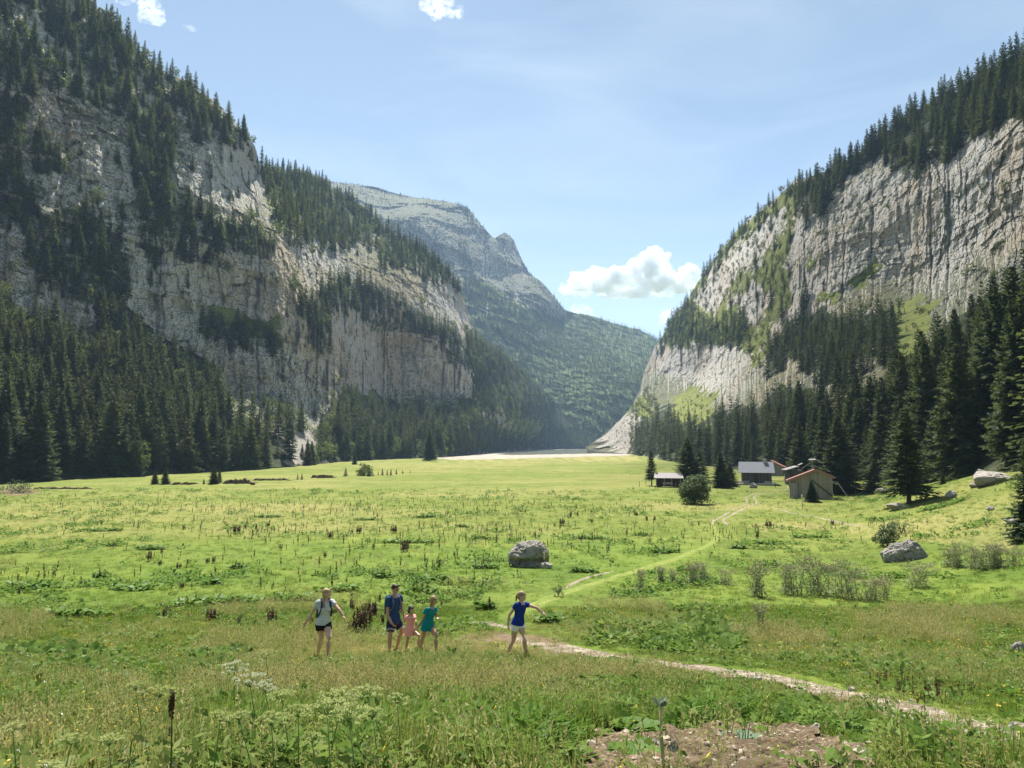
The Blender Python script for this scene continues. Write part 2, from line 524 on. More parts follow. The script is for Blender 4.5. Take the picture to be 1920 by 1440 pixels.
def mountain(name, label, cols, rows, base, sky, ctrl, zones, mat, amp, back, rough=1.0, ws=1.0, bed=.36):
    bx, by = zip(*base); sx, sy = zip(*sky)
    b, s = np.interp(cols, bx, by), np.interp(cols, sx, sy)
    jag = fbm(cols / 40, cols * 0 + .5, 0, 5, 61) * 7 * rough
    s = s + jag * smooth(0, 60, b - s)
    t = np.linspace(0, 1, rows)[:, None]
    PX = np.repeat(cols[None], rows, 0)
    PY = b[None] * (1 - t) + s[None] * t
    Y = tps(ctrl)(PX, PY)
    x, y, z = at(PX, PY, Y)
    # ground cover zones
    wx = PX + fbm(x / 30, y / 30, z / 30, 5, 31, .65) * 17 * rough
    wy = PY + fbm(x / 30, y / 30, z / 30, 5, 37, .65) * 17 * rough
    rock = np.ones(PX.shape); grass = np.zeros(PX.shape); scree = np.zeros(PX.shape)
    for kind, poly in zones:
        m = inpoly(wx, wy, poly)
        if kind == "soil": rock[m] = 0
        elif kind == "rock": rock[m] = 1; grass[m] = 0
        elif kind == "grass": grass[m] = 1; rock[m] = .3
        elif kind == "scree": scree[m] = 1; rock[m] = 0; grass[m] = 0
    # relief: buttresses, gullies, bedding steps, all cut along the line of sight depth
    L = amp
    # smooth the rock mask so that relief fades in
    rm = rock.copy()
    for _ in range(6):
        rm[1:-1] = (rm[:-2] + rm[2:] + 2 * rm[1:-1]) / 4
        rm[:, 1:-1] = (rm[:, :-2] + rm[:, 2:] + 2 * rm[:, 1:-1]) / 4
    hx, hy = x, y
    hsh = lambda *q: np.modf(np.abs(np.sin(sum(v * m_ for v, m_ in zip(q, (127.1, 311.7, 74.7))) + 3.1) * 43758.5453))[0]
    jm = rows // 2
    sa = np.concatenate([[0], np.cumsum(np.hypot(np.diff(hx[jm]), np.diff(hy[jm])))])[None] / ws
    zz = (z + fbm(hx / 60, hy / 60, z / 60, 3, 14) * 12) / ws
    s1 = sa + 4 * perlin(zz / 55, sa / 70, 0, 3) + 2.0 * fbm(zz / 9, sa / 14, 0, 3, 33)
    d = fbm(hx / 80 / ws, hy / 80 / ws, z / 170 / ws, 4, 5) * .95
    q1 = s1 / 23.0
    d += (hsh(np.floor(q1), 1.0) - .5) * .62
    q0 = s1 / 57.0 + .3 * perlin(zz / 60, sa / 60, 0, 28)
    d += (hsh(np.floor(q0), np.floor(zz / 62.0 + 3 * hsh(np.floor(q0), 8.0)), 7.0) - .5) * .5
    q2 = s1 / 8.3 + .35 * perlin(zz / 20, sa / 20, 0, 8)
    d += (hsh(np.floor(q2), np.floor(zz / 17.0 + 7 * hsh(np.floor(q2), 4.0)), 2.0) - .5) * .62
    q3 = s1 / 3.1
    d += (hsh(np.floor(q3), np.floor(zz / 9.5 + 5 * hsh(np.floor(q3), 6.0)), 5.0) - .5) * .30
    e1 = np.abs(q1 - np.round(q1)) * 23.0; e2 = np.abs(q2 - np.round(q2)) * 8.3
    d -= np.exp(-(e1 / 1.1) ** 2) * .42 * (hsh(np.round(q1), 9.0) > .5) + np.exp(-(e2 / .6) ** 2) * .14 * (hsh(np.round(q2), np.floor(zz / 30), 3.0) > .5)
    st = zz / 36.0 + .5 * perlin(hx / 150, hy / 150, 0, 15)
    fr = st - np.floor(st)
    d += (np.where(fr < .82, (fr / .82), (1 - fr) / .18) - .5) * -bed * (.4 + hsh(np.floor(st), 12.0))
    st2 = zz / 8.0
    fr2 = st2 - np.floor(st2)
    d += (fr2 - .5) * -.20 * (perlin(hx / 45, hy / 45, z / 45, 16) + .35)
    fine = fbm(hx / 6, hy / 6, z / 9, 5, 19, .62)
    d += fine * .24
    soil_d = fbm(hx / 40, hy / 40, z / 60, 4, 23) * .6 + fine * .07
    disp = (d * rm + soil_d * (1 - rm)) * L * smooth(0, .05, t)
    Y2 = Y - disp
    x, y, z = at(PX, PY, Y2)
    # foot tucked below the turf
    z[0] -= 4.0
    rowsV = [np.stack([x, y, z], -1)]
    # the far side of the crest
    tx, ty, tz = x[-1], y[-1], z[-1]
    h = np.hypot(tx, ty)
    ux, uy = tx / h, ty / h
    el = tz / h
    acc = []
    for dist, drop in back:
        acc.append(np.stack([tx + ux * dist, ty + uy * dist, tz + el * dist - drop], -1))
    V = np.concatenate([rowsV[0], np.stack(acc)], 0)
    nr, nc = V.shape[:2]
    me = mesh_np(name, V.reshape(-1, 3), grid_faces(nr, nc), [mat], False)
    a = me.color_attributes.new("zone", "FLOAT_COLOR", "POINT")
    Z4 = np.zeros((nr, nc, 4), np.float32); Z4[..., 3] = 1
    Z4[:rows, :, 0] = rock; Z4[:rows, :, 1] = grass; Z4[:rows, :, 2] = scree
    a.data.foreach_set("color", Z4.ravel())
    o = obj_me(name, me)
    tag(o, label, None, None, "structure")
    S = Section()
    S.o, S.cols, S.b, S.s, S.V, S.rows, S.rock = o, cols, b, s, V[:rows], rows, rock
    return S


def surf(S, px, py):
    """point of a mountain's surface seen at photo pixels (px, py)"""
    i = np.clip(np.round(np.interp(px, S.cols, np.arange(len(S.cols)))).astype(int), 0, len(S.cols) - 1)
    t = (S.b[i] - py) / np.maximum(S.b[i] - S.s[i], 1e-3)
    j = np.clip(np.round(t * (S.rows - 1)).astype(int), 1, S.rows - 1)
    return S.V[j, i]


def g3(px, py):
    p = hit(px, py)
    return (px, py, p.y)


BASE1 = [(-700, 1010), (-300, 950), (0, 908), (300, 890), (540, 876), (640, 866), (820, 858), (900, 851), (1000, 843), (1060, 841), (1125, 840), (1230, 839)]
SKY1 = [(-700, -1400), (-300, -900), (0, -330), (100, -130), (160, -20), (205, 48), (250, 90), (300, 128), (365, 165), (410, 196), (450, 243), (478, 272), (486, 303), (500, 322), (560, 330), (620, 355), (680, 398), (740, 440), (800, 481), (850, 525), (870, 558), (880, 607), (930, 655), (980, 700), (1020, 736), (1060, 772), (1100, 794), (1125, 792), (1160, 780), (1200, 752), (1230, 738)]
CT1 = [g3(a, b) for a, b in BASE1 if -301 < a < 1001] + [(-700, 1010, 75), (1125, 840, 1400), (1230, 839, 1600), (-700, 400, 130), (-700, -1400, 230), (-300, -900, 330), (-300, 500, 215), (0, 600, 275), (0, 300, 320), (0, 0, 365), (0, -330, 430),
    (200, 550, 330), (200, 300, 365), (205, 48, 440), (300, 640, 350), (330, 500, 375), (330, 300, 410), (365, 165, 480), (440, 740, 370), (430, 560, 410), (450, 400, 440), (478, 272, 515), (540, 840, 345),
    (560, 770, 410), (560, 600, 450), (545, 440, 505), (500, 322, 600), (640, 800, 475), (640, 700, 520), (640, 560, 565), (600, 460, 600), (600, 400, 680), (620, 355, 830), (740, 760, 640), (740, 650, 680), (740, 500, 730), (740, 440, 900),
    (830, 740, 720), (860, 620, 780), (850, 525, 900), (880, 700, 770), (880, 800, 680), (900, 720, 850), (880, 607, 930), (980, 770, 1000), (980, 700, 1200), (1060, 800, 1450), (1060, 772, 1600), (1125, 792, 1800), (1230, 738, 2000)]
# woods and turf of the left wall, as outlines over the photograph
L_TOP = [(-700, -1500), (150, -60), (250, 70), (365, 150), (455, 230), (482, 270), (478, 292), (440, 268), (380, 245), (330, 222), (300, 205), (240, 200), (200, 190), (150, 165), (78, 140), (0, 140), (-700, 0)]
L_BAND = [(240, 195), (330, 215), (322, 300), (330, 365), (400, 375), (415, 440), (405, 470), (270, 465), (262, 360), (245, 300)]
L_EDGE1 = [(-60, 165), (48, 170), (50, 255), (-60, 260)]
L_EDGE2 = [(66, 228), (88, 240), (118, 300), (100, 312), (62, 300)]
L_EDGE3 = [(-100, 275), (30, 285), (62, 375), (100, 400), (150, 385), (235, 420), (245, 540), (190, 545), (90, 520), (60, 480), (40, 400), (-100, 400)]
L_FOOT = [(-700, 500), (0, 570), (50, 590), (95, 610), (140, 640), (175, 655), (190, 560), (260, 590), (277, 640), (333, 650), (367, 675), (417, 695), (433, 770), (483, 795), (540, 850), (560, 880), (-700, 1020)]
L_LEDGE_A = [(375, 600), (400, 590), (440, 600), (480, 600), (535, 628), (525, 642), (450, 632), (380, 622)]
L_LEDGE_B = [(388, 410), (470, 415), (520, 450), (500, 470), (420, 450), (395, 440)]
L_NOOK = [(490, 750), (570, 770), (575, 800), (500, 800)]
B_RIDGE = [(486, 280), (560, 303), (630, 335), (720, 405), (785, 435), (822, 460), (856, 512), (871, 545), (852, 532), (792, 512), (770, 490), (712, 484), (710, 450), (665, 447), (601, 458), (598, 442), (545, 442), (520, 402), (498, 335)]
B_LEDGE = [(562, 560), (590, 540), (625, 515), (672, 510), (700, 528), (730, 556), (762, 565), (800, 593), (850, 602), (878, 650), (885, 690), (860, 680), (830, 648), (780, 622), (740, 580), (690, 578), (652, 560), (625, 570), (620, 640), (595, 640), (570, 610)]
B_MID = [(678, 592), (740, 590), (760, 608), (700, 616)]
B_FOOT = [(600, 780), (632, 770), (640, 712), (690, 735), (740, 752), (830, 757), (888, 742), (884, 692), (870, 602), (895, 622), (960, 658), (1000, 700), (1060, 768), (1100, 792), (1160, 778), (1230, 735), (1230, 845), (1000, 848), (820, 862), (560, 880), (590, 830)]
ZON1 = [("soil", p) for p in (L_FOOT, B_RIDGE, B_FOOT)]
ZON1 += [("grass", [(640, 712), (690, 735), (720, 760), (660, 790), (635, 780)]), ("scree", [(500, 785), (560, 790), (600, 830), (590, 866), (540, 868)]),
         ("rock", [(85, 50), (185, 60), (185, 105), (90, 95)]), ("grass", [(905, 765), (960, 770), (1020, 800), (1000, 822), (930, 810)]), ("scree", [(840, 760), (850, 760), (890, 800), (875, 806)]), ("scree", [(905, 770), (935, 775), (965, 800), (940, 805)]),
         ("grass", [(385, 575), (530, 600), (535, 640), (390, 612)]), ("grass", [(490, 320), (530, 400), (515, 410), (495, 350)])]
LEFT = mountain("mountain", "shaded grey limestone wall with wooded ledges along the valley", np.concatenate([np.arange(-700, -20, 10.0), np.arange(-20, 1231, 2.0)]), 430,
                BASE1, SKY1, CT1, ZON1, M["rock"], 8.5, [(20, 2), (80, 30), (300, 160), (900, 700)])

BASE2 = [(560, 700), (870, 720), (1060, 800), (1150, 815), (1300, 820)]
SKY2 = [(560, 318), (620, 340), (700, 350), (780, 370), (855, 381), (879, 391), (893, 411), (910, 430), (927, 448), (938, 441), (946, 437), (955, 441), (963, 449), (975, 479), (990, 509), (1015, 529), (1040, 558), (1058, 582), (1100, 592), (1150, 606), (1200, 617), (1225, 632), (1300, 690)]
CT2 = [(560, 318, 2300), (620, 340, 2350), (700, 350, 2500), (780, 370, 2550), (879, 391, 2450), (946, 437, 2450), (1058, 582, 2450), (780, 400, 2250), (780, 470, 2150), (870, 530, 2050), (900, 460, 2250), (960, 520, 2300), (1050, 572, 2350), (1000, 560, 2200), (1000, 640, 1950), (1100, 740, 1650), (870, 640, 1800), (870, 720, 1650), (1060, 800, 1500),
       (1100, 592, 2500), (1150, 606, 2600), (1225, 632, 2600), (1150, 660, 2150), (1200, 720, 1800), (1200, 800, 1600), (1300, 690, 2600), (1300, 820, 1700), (560, 700, 1700), (700, 500, 2000)]
D_SLOPE = [(868, 520), (905, 525), (930, 540), (960, 545), (1010, 565), (1058, 590), (1060, 582), (1100, 590), (1150, 600), (1230, 625), (1300, 680), (1300, 830), (1050, 830), (870, 730)]
D_TOPW = [(560, 300), (620, 330), (780, 362), (860, 378), (880, 392), (870, 398), (780, 385), (700, 375), (640, 370), (700, 420), (640, 420), (560, 350)]
ZON2 = [("soil", D_SLOPE), ("grass", [(868, 520), (905, 527), (930, 542), (1000, 566), (985, 575), (900, 560), (872, 560)]), ("scree", [(930, 540), (965, 548), (1010, 568), (1058, 586), (1068, 600), (1030, 590), (990, 575), (950, 558)]), ("scree", [(1000, 615), (1025, 625), (1020, 640), (1005, 635)]), ("scree", [(898, 572), (918, 574), (915, 585), (900, 582)]),
        ]
FAR = mountain("mountain", "hazy far mountain with a stepped rocky crest and a pale scree fan", np.arange(560, 1301, 1.5), 260, BASE2, SKY2, CT2, ZON2, M["rock_far"], 26.0, [(60, 5), (250, 40), (900, 400), (2500, 1600)], .45, 3.4, 1.0)

BASE3 = [(1100, 842), (1180, 852), (1250, 864), (1330, 874), (1480, 893), (1600, 896), (1800, 895), (1920, 884), (2300, 850), (2700, 820)]
SKY3 = [(1100, 838), (1130, 818), (1160, 790), (1185, 758), (1200, 728), (1207, 697), (1225, 655), (1240, 632), (1262, 597), (1285, 567), (1300, 541), (1320, 511), (1335, 486), (1350, 468), (1380, 437), (1400, 417), (1430, 391), (1470, 358), (1490, 340), (1505, 342), (1530, 328), (1600, 293), (1700, 222), (1800, 172), (1860, 136), (1920, 110), (2300, -250), (2700, -700)]
CT3 = [g3(a, b) for a, b in BASE3[1:8]] + [(1100, 842, 800), (1100, 838, 820), (2300, 850, 62), (2700, 820, 45), (1300, 790, 600), (1300, 730, 800), (1300, 640, 850), (1300, 541, 1030), (1207, 697, 1050), (1200, 740, 950), (1170, 800, 820), (1500, 780, 300), (1500, 700, 400), (1500, 600, 490), (1500, 450, 530), (1490, 340, 640),
       (1400, 760, 450), (1400, 650, 620), (1400, 500, 710), (1400, 417, 850), (1700, 750, 190), (1700, 600, 325), (1700, 550, 380), (1700, 350, 412), (1700, 285, 440), (1700, 222, 520), (1920, 700, 140), (1920, 520, 255), (1920, 300, 295), (1920, 195, 320), (1920, 110, 400), (2300, 500, 180), (2300, -250, 380), (2700, 300, 120), (2700, -700, 350)]
R_RIDGE = [(1490, 345), (1530, 322), (1600, 285), (1700, 205), (1800, 155), (1860, 120), (1920, 95), (2300, -300), (2700, -800), (2700, -500), (2300, -80), (1920, 190), (1890, 198), (1867, 225), (1797, 250), (1763, 281), (1713, 303), (1680, 285), (1647, 281), (1613, 293), (1585, 320), (1563, 345), (1540, 385), (1510, 410), (1492, 400)]
R_SHOULDER = [(1240, 628), (1262, 592), (1300, 536), (1335, 482), (1380, 432), (1440, 380), (1488, 340), (1495, 400), (1480, 440), (1482, 520), (1500, 560), (1450, 600), (1425, 690), (1390, 650), (1330, 640), (1290, 650), (1240, 640)]
R_MIDW = [(1437, 690), (1440, 640), (1475, 600), (1530, 585), (1600, 590), (1674, 582), (1680, 640), (1640, 660), (1600, 690), (1570, 720), (1520, 680), (1480, 670)]
R_GRASS = [(1672, 585), (1690, 572), (1750, 555), (1755, 590), (1740, 640), (1690, 690), (1670, 650)]
R_FOOT = [(1180, 855), (1195, 800), (1230, 770), (1260, 750), (1330, 795), (1345, 765), (1430, 765), (1455, 728), (1520, 728), (1560, 770), (1600, 742), (1680, 715), (1740, 655), (1800, 600), (1920, 520), (2300, 300), (2700, 0), (2700, 830), (2300, 860), (1920, 890), (1800, 900), (1480, 897)]
ZON3 = [("soil", R_RIDGE), ("grass", R_SHOULDER), ("rock", [(1300, 560), (1345, 500), (1390, 450), (1410, 470), (1370, 540), (1330, 590)]), ("rock", [(1400, 440), (1440, 405), (1470, 385), (1475, 430), (1430, 480), (1400, 520)]),
        ("rock", [(1370, 560), (1430, 520), (1450, 560), (1420, 620), (1395, 600)]), ("soil", R_MIDW), ("soil", R_FOOT), ("grass", R_GRASS), ("grass", [(1258, 745), (1300, 725), (1340, 735), (1335, 790), (1270, 800)]), ("scree", [(1110, 838), (1150, 805), (1185, 765), (1200, 770), (1190, 810), (1175, 848)]), ("grass", [(1185, 770), (1205, 740), (1230, 760), (1210, 790), (1190, 800)]),
        ("grass", [(1500, 490), (1530, 480), (1525, 500)]), ("grass", [(1595, 520), (1640, 470), (1650, 490), (1615, 545)]), ("grass", [(1530, 560), (1580, 545), (1570, 570), (1530, 575)])]
RIGHT = mountain("mountain", "tall grey cliff rising above dark spruces behind the wooden huts", np.concatenate([np.arange(1100, 1930, 2.0), np.arange(1930, 2701, 10.0)]), 430,
                 BASE3, SKY3, CT3, ZON3, M["rock"], 7.0, [(20, 2), (80, 30), (300, 160), (900, 700)])
# ------------------------------------------------------------------ tree shapes
def unit(a):
    return a / np.maximum(np.linalg.norm(a, axis=-1, keepdims=True), 1e-9)


def kites(base, tip, side, wid, mid=.45):
    """four-cornered leaf faces from base to tip, wid to each side along side"""
    m = base + (tip - base) * mid
    v = np.stack([base, m + side * wid[:, None], tip, m - side * wid[:, None]], 1).reshape(-1, 3)
    return v, np.arange(len(base) * 4).reshape(-1, 4)


def spruce_crown(seed, H=22.0, whorls=30, br=6, nodes=6, f0=.05, Rf=.15, gap=.0, twig=1.0, lean=0.0, top=.85):
    r = np.random.default_rng(seed)
    B, T, S, W = [], [], [], []
    ph = r.uniform(0, 6.28)
    lob = [r.uniform(-.16, .16) for _ in range(8)]
    for k in range(whorls):
        f = f0 + (1 - f0) * ((k + r.uniform(-.3, .3)) / whorls)
        f = min(max(f, f0), .985)
        nb = max(3, int(round(br * (1.08 - .5 * f))))
        R0 = Rf * H * ((1 - f) ** top) * (.42 + .58 * min(1, f / .16 + .35))
        for b in range(nb):
            if r.random() < gap: continue
            a = ph + k * 2.4 + 6.283 * (b + r.uniform(-.35, .35)) / nb
            L = R0 * (r.uniform(.68, 1.15) + .6 * lob[int(a * 1.27) % 8]) + .22
            e = math.radians(-16 + 52 * f + r.uniform(-8, 8))
            d = np.array([math.cos(a), math.sin(a), 0])
            s = np.linspace(.16, 1, nodes) if nodes > 1 else np.array([.8])
            dz = s * math.sin(e) * .9 - .34 * s ** 2 * (1 - f) + .20 * s ** 4
            P = d[None] * (L * s * math.cos(e))[:, None]
            P[:, 2] = f * H + L * dz
            lat = np.array([-d[1], d[0], 0])
            for sg in (-1, 1):
                l = (L * .34 * (1.12 - .75 * s) + .16 * twig) * r.uniform(.75, 1.3, nodes)
                dirv = unit(lat * sg * r.uniform(.6, 1.0, nodes)[:, None] + d[None] * r.uniform(.35, .9, nodes)[:, None] + np.stack([0 * s, 0 * s, r.uniform(-.75, -.05, nodes)], -1))
                tip = P + dirv * l[:, None]
                sv = unit(np.cross(dirv, unit(np.array([0, 0, 1.0]) + .5 * r.normal(size=(nodes, 3)))))
                B.append(P); T.append(tip); S.append(sv); W.append((.10 + .13 * l) * twig)
            # the branch's own spray
            q = np.array([[0, 0, f * H]]) + d[None] * (L * .1)
            tp = P[-1:] + d[None] * .25 * twig
            B.append(q); T.append(tp); S.append(lat[None]); W.append(np.array([(.07 * L + .1) * twig]))
    B.append(np.array([[0, 0, H * .95]])); T.append(np.array([[0, 0, H * 1.015]])); S.append(np.array([[1.0, 0, 0]])); W.append(np.array([.12 * twig]))
    v, fc = kites(*(np.concatenate(q) for q in (B, T, S, W)))
    if lean: v[:, 0] += v[:, 2] ** 2 * lean
    return v, fc


def trunk_arrays(H, r0, r1=.03, n=7, seed=0, dip=1.0):
    r = np.random.default_rng(seed)
    zs = np.array([-dip, 0, .4, H * .3, H * .65, H])
    rs = np.array([r0 * 1.5, r0 * 1.35, r0, r0 * .75, r0 * .42, r1])
    a = np.linspace(0, 6.283, n, endpoint=False)
    wob = np.cumsum(r.normal(size=(len(zs), 2)) * .015 * r0 * 4, 0) * (zs > 0)[:, None]
    V = np.stack([np.stack([rs[i] * np.cos(a) + wob[i, 0], rs[i] * np.sin(a) + wob[i, 1], np.full(n, zs[i])], -1) for i in range(len(zs))])
    i = np.arange(len(zs) * n).reshape(len(zs), n)
    Fc = np.stack([i[:-1], np.roll(i, -1, 1)[:-1], np.roll(i, -1, 1)[1:], i[1:]], -1).reshape(-1, 4)
    return V.reshape(-1, 3), Fc


def leafy_crown(seed, w, h, z0, clumps, per, leaf, spread=.33, hollow=.45):
    """leaf clumps spread through an uneven crown"""
    r = np.random.default_rng(seed)
    d = unit(r.normal(size=(clumps, 3)))
    rad = hollow + (1 - hollow) * r.random(clumps) ** .6
    lump = 1 + .28 * perlin(d[:, 0] * 1.7 + seed, d[:, 1] * 1.7, d[:, 2] * 1.7)
    C = d * (rad * lump)[:, None] * np.array([w / 2, w / 2, h / 2]) + np.array([0, 0, z0 + h / 2])
    cs = r.uniform(.6, 1.25, clumps) * spread * w / 2
    P = np.repeat(C, per, 0) + unit(r.normal(size=(clumps * per, 3))) * (np.repeat(cs, per) * r.random(clumps * per) ** .4)[:, None] * np.array([1, 1, .8])
    P[:, 2] = np.maximum(P[:, 2], .03)
    n = len(P)
    dv = unit(r.normal(size=(n, 3)) + np.array([0, 0, -.25]))
    sv = unit(np.cross(dv, r.normal(size=(n, 3))))
    L = leaf * r.uniform(.6, 1.3, n)
    return kites(P - dv * L[:, None] / 2, P + dv * L[:, None] / 2, sv, L * .34, .5)


def join(*parts):
    V, Fs, mi, o = [], [], [], 0
    for k, (v, f) in enumerate(parts):
        V.append(v); Fs.append(f + o); mi += [k] * len(f); o += len(v)
    return np.concatenate(V), np.concatenate(Fs), mi


H0 = 22.0
NEAR = [(mesh_np("crown", *spruce_crown(100 + i, H0, 46, 8, 12, f0=.03 + .02 * i, Rf=.225 + .018 * (i % 3), twig=.8), [M["needles"]]),
         mesh_np("trunk", *trunk_arrays(H0 * .97, .30, seed=i, n=10), [M["bark"]], True)) for i in range(4)]
MID = [(mesh_np("crown", *spruce_crown(200 + i, H0, 30, 7, 6, f0=.05, Rf=.19 + .017 * (i % 4), gap=.04, twig=1.05), [M["needles_olive" if i % 4 == 3 else "needles"]]),
        mesh_np("trunk", *trunk_arrays(H0 * .97, .28, seed=i), [M["bark"]], True)) for i in range(6)]
MIDS = []
for i in range(5):
    v, f, mi = join(spruce_crown(300 + i, H0, 22, 6, 3, f0=.04, Rf=.185 + .014 * i, gap=.05, twig=1.45), trunk_arrays(H0 * .95, .25, n=5))
    MIDS.append(mesh_np("spruce", v, f, [M[("needles", "needles_olive", "needles", "needles_brown", "needles_olive")[i]], M["bark"]], False, mi))
FARS = [mesh_np("spruce", *spruce_crown(400 + i, H0, 12, 5, 2, f0=.02, Rf=.22 + .02 * i, twig=2.3), [M["needles_far" if i % 2 else "needles"]]) for i in range(4)]
LEAFS = []
for i in range(3):
    v, f, mi = join(leafy_crown(500 + i, 7.5, 9.5, 1.2, 26, 16, .95), trunk_arrays(7, .16, n=5))
    LEAFS.append(mesh_np("broadleaf", v, f, [M["leaves"], M["bark_grey"]], False, mi))
LEAF_C = [(mesh_np("crown", *leafy_crown(520 + i, 7.0, 9.0, 1.2, 46, 30, .55), [M["leaves"]]), mesh_np("trunk", *trunk_arrays(7, .16, n=6), [M["bark_grey"]], True)) for i in range(3)]


# ------------------------------------------------------------------ where the woods stand
SP, LF = [], []          # spruces and broadleaved trees: [x, y, z, height, group key, px, base py, px height]
tr = np.random.default_rng(42)


class Thin:
    def __init__(s): s.g = {}
    def ok(s, x, y, d):
        c = 6.0
        k = int(x // c), int(y // c)
        n = int(d // c) + 1
        for a in range(k[0] - n, k[0] + n + 1):
            for b in range(k[1] - n, k[1] + n + 1):
                for q in s.g.get((a, b), ()):
                    if abs(q[0] - x) < d * .8 and abs(q[1] - y) < d * 1.25: return False
        s.g.setdefault(k, []).append((x, y))
        return True


def wood(S, poly, key, h=(16, 26), k=.17, leaf=0.0, tries=4000, lo=-380, hi=2320, thin=None, foot=.5):
    """plant a wood on mountain S where the photograph shows one"""
    xs = [p[0] for p in poly]; ys = [p[1] for p in poly]
    x0, x1, y0, y1 = max(min(xs), lo), min(max(xs), hi), max(min(ys), -160), min(max(ys), 960)
    if min(xs) < -60 or max(xs) > 1990: tries = int(tries * 1.3)
    px = tr.uniform(x0, x1, tries); py = tr.uniform(y0, y1, tries)
    ok = inpoly(px, py, poly)
    px, py = px[ok], py[ok]
    th = thin or Thin()
    base = surf(S, px, py)
    hh = tr.uniform(h[0], h[1], len(px))
    for i in range(len(px)):
        hp = hh[i] * F / base[i][1]
        isl = tr.random() < leaf
        if isl: hp *= .5
        if not th.ok(px[i], py[i], max(hp * k, 1.3)): continue
        if py[i] + hp * foot > np.interp(px[i], S.cols, S.b) + 3: continue
        b = surf(S, px[i:i + 1], np.array([py[i] + hp * foot]))[0]
        hgt = hh[i] * (.45 if isl else 1) * (1 if tr.random() > .3 else tr.uniform(.4, .8))
        q, r_ = proj(b[0], b[1], b[2])
        (LF if isl else SP).append([b[0], b[1], b[2] - .35, hgt, key, q, r_, hgt * F / b[1]])


wood(LEFT, L_FOOT, "left_foot", (16, 27), .20, .03, 7000, foot=.8)
wood(LEFT, [(0, 560), (95, 600), (175, 645), (190, 560), (260, 590), (277, 640), (333, 650), (367, 675), (417, 695), (440, 780), (400, 760), (330, 720), (250, 690), (100, 680), (0, 640)], "left_foot", (13, 23), .2, .08, 2500, foot=.45)
wood(LEFT, [(-60, 800), (60, 790), (300, 780), (540, 800), (545, 868), (300, 882), (-60, 905)], "left_edge", (18, 26), .23, 0, 3000, foot=.12)
wood(LEFT, L_TOP, "left_crest", (13, 24), .25, .10, 6000)
wood(LEFT, [(150, -60), (250, 60), (365, 140), (455, 222), (480, 262), (470, 275), (400, 210), (330, 160), (240, 100), (140, 10)], "left_crest", (17, 24), .22, .12, 1500, foot=.7)
wood(LEFT, L_BAND, "left_ledge", (12, 24), .22, .05)
for p in (L_EDGE1, L_EDGE2, L_EDGE3): wood(LEFT, p, "left_ledge", (11, 23), .23, .05)
for p in (L_LEDGE_A, L_LEDGE_B): wood(LEFT, p, "left_ledge", (9, 20), .26, .1)
wood(LEFT, L_NOOK, "left_ledge", (10, 20), .3, .2)
wood(LEFT, B_RIDGE, "mid_crest", (16, 24), .20, .10, 9000)
wood(LEFT, B_LEDGE, "mid_ledge", (15, 24), .19, .05, 5000)
wood(LEFT, B_MID, "mid_ledge", (8, 16), .24, .2)
wood(LEFT, B_FOOT, "valley_end", (15, 25), .20, .18, 14000, foot=.75)
wood(LEFT, [(630, 770), (800, 770), (830, 850), (640, 862)], "mid_foot", (22, 30), .19, .02, 1500, foot=.1)
wood(LEFT, [(600, 800), (640, 790), (650, 870), (600, 880)], "mid_foot", (20, 26), .2, .1, 400, foot=.1)
wood(LEFT, [(820, 815), (1000, 805), (1120, 800), (1120, 838), (1000, 842), (830, 856)], "valley_end", (22, 30), .17, .03, 4000, foot=.1)
# lone trees that cling to the rock
for lo, hi_, n_, S_ in ((-20, 480, 130, LEFT), (480, 890, 150, LEFT)):
    px = tr.uniform(lo, hi_, n_); py = tr.uniform(250, 790, n_)
    b = surf(S_, px, py)
    for i in range(n_):
        i_ = int(np.interp(px[i], S_.cols, np.arange(len(S_.cols))))
        if py[i] < S_.s[i_] + 20: continue
        hgt = tr.uniform(3, 13)
        q, r_ = proj(*b[i])
        (LF if tr.random() < .25 else SP).append([b[i][0], b[i][1], b[i][2] - .3, hgt, "left_ledge" if hi_ == 480 else "mid_ledge", q, r_, hgt * F / b[i][1]])
# far mountain
wood(FAR, D_SLOPE, "far", (13, 21), .26, .0, 30000)
wood(FAR, [(980, 600), (1040, 605), (1100, 625), (1180, 680), (1215, 700), (1190, 740), (1100, 700), (1020, 660), (960, 630), (900, 600)], "far", (16, 24), .30, .8, 6000)
wood(FAR, [(700, 400), (780, 410), (840, 480), (860, 560), (880, 600), (850, 540), (790, 470)], "far", (14, 20), .3, .2, 3000)
wood(FAR, D_TOPW, "far", (7, 13), .7, .1, 4000)
wood(FAR, [(855, 376), (880, 388), (915, 432), (905, 440), (870, 400)], "far", (10, 16), .35, 0, 800)
wood(FAR, [(975, 490), (1040, 550), (1060, 580), (1045, 570), (1000, 530)], "far", (10, 16), .35, 0, 800)
wood(FAR, [(858, 450), (875, 450), (885, 500), (895, 520), (870, 520)], "far", (10, 16), .35, 0, 600)
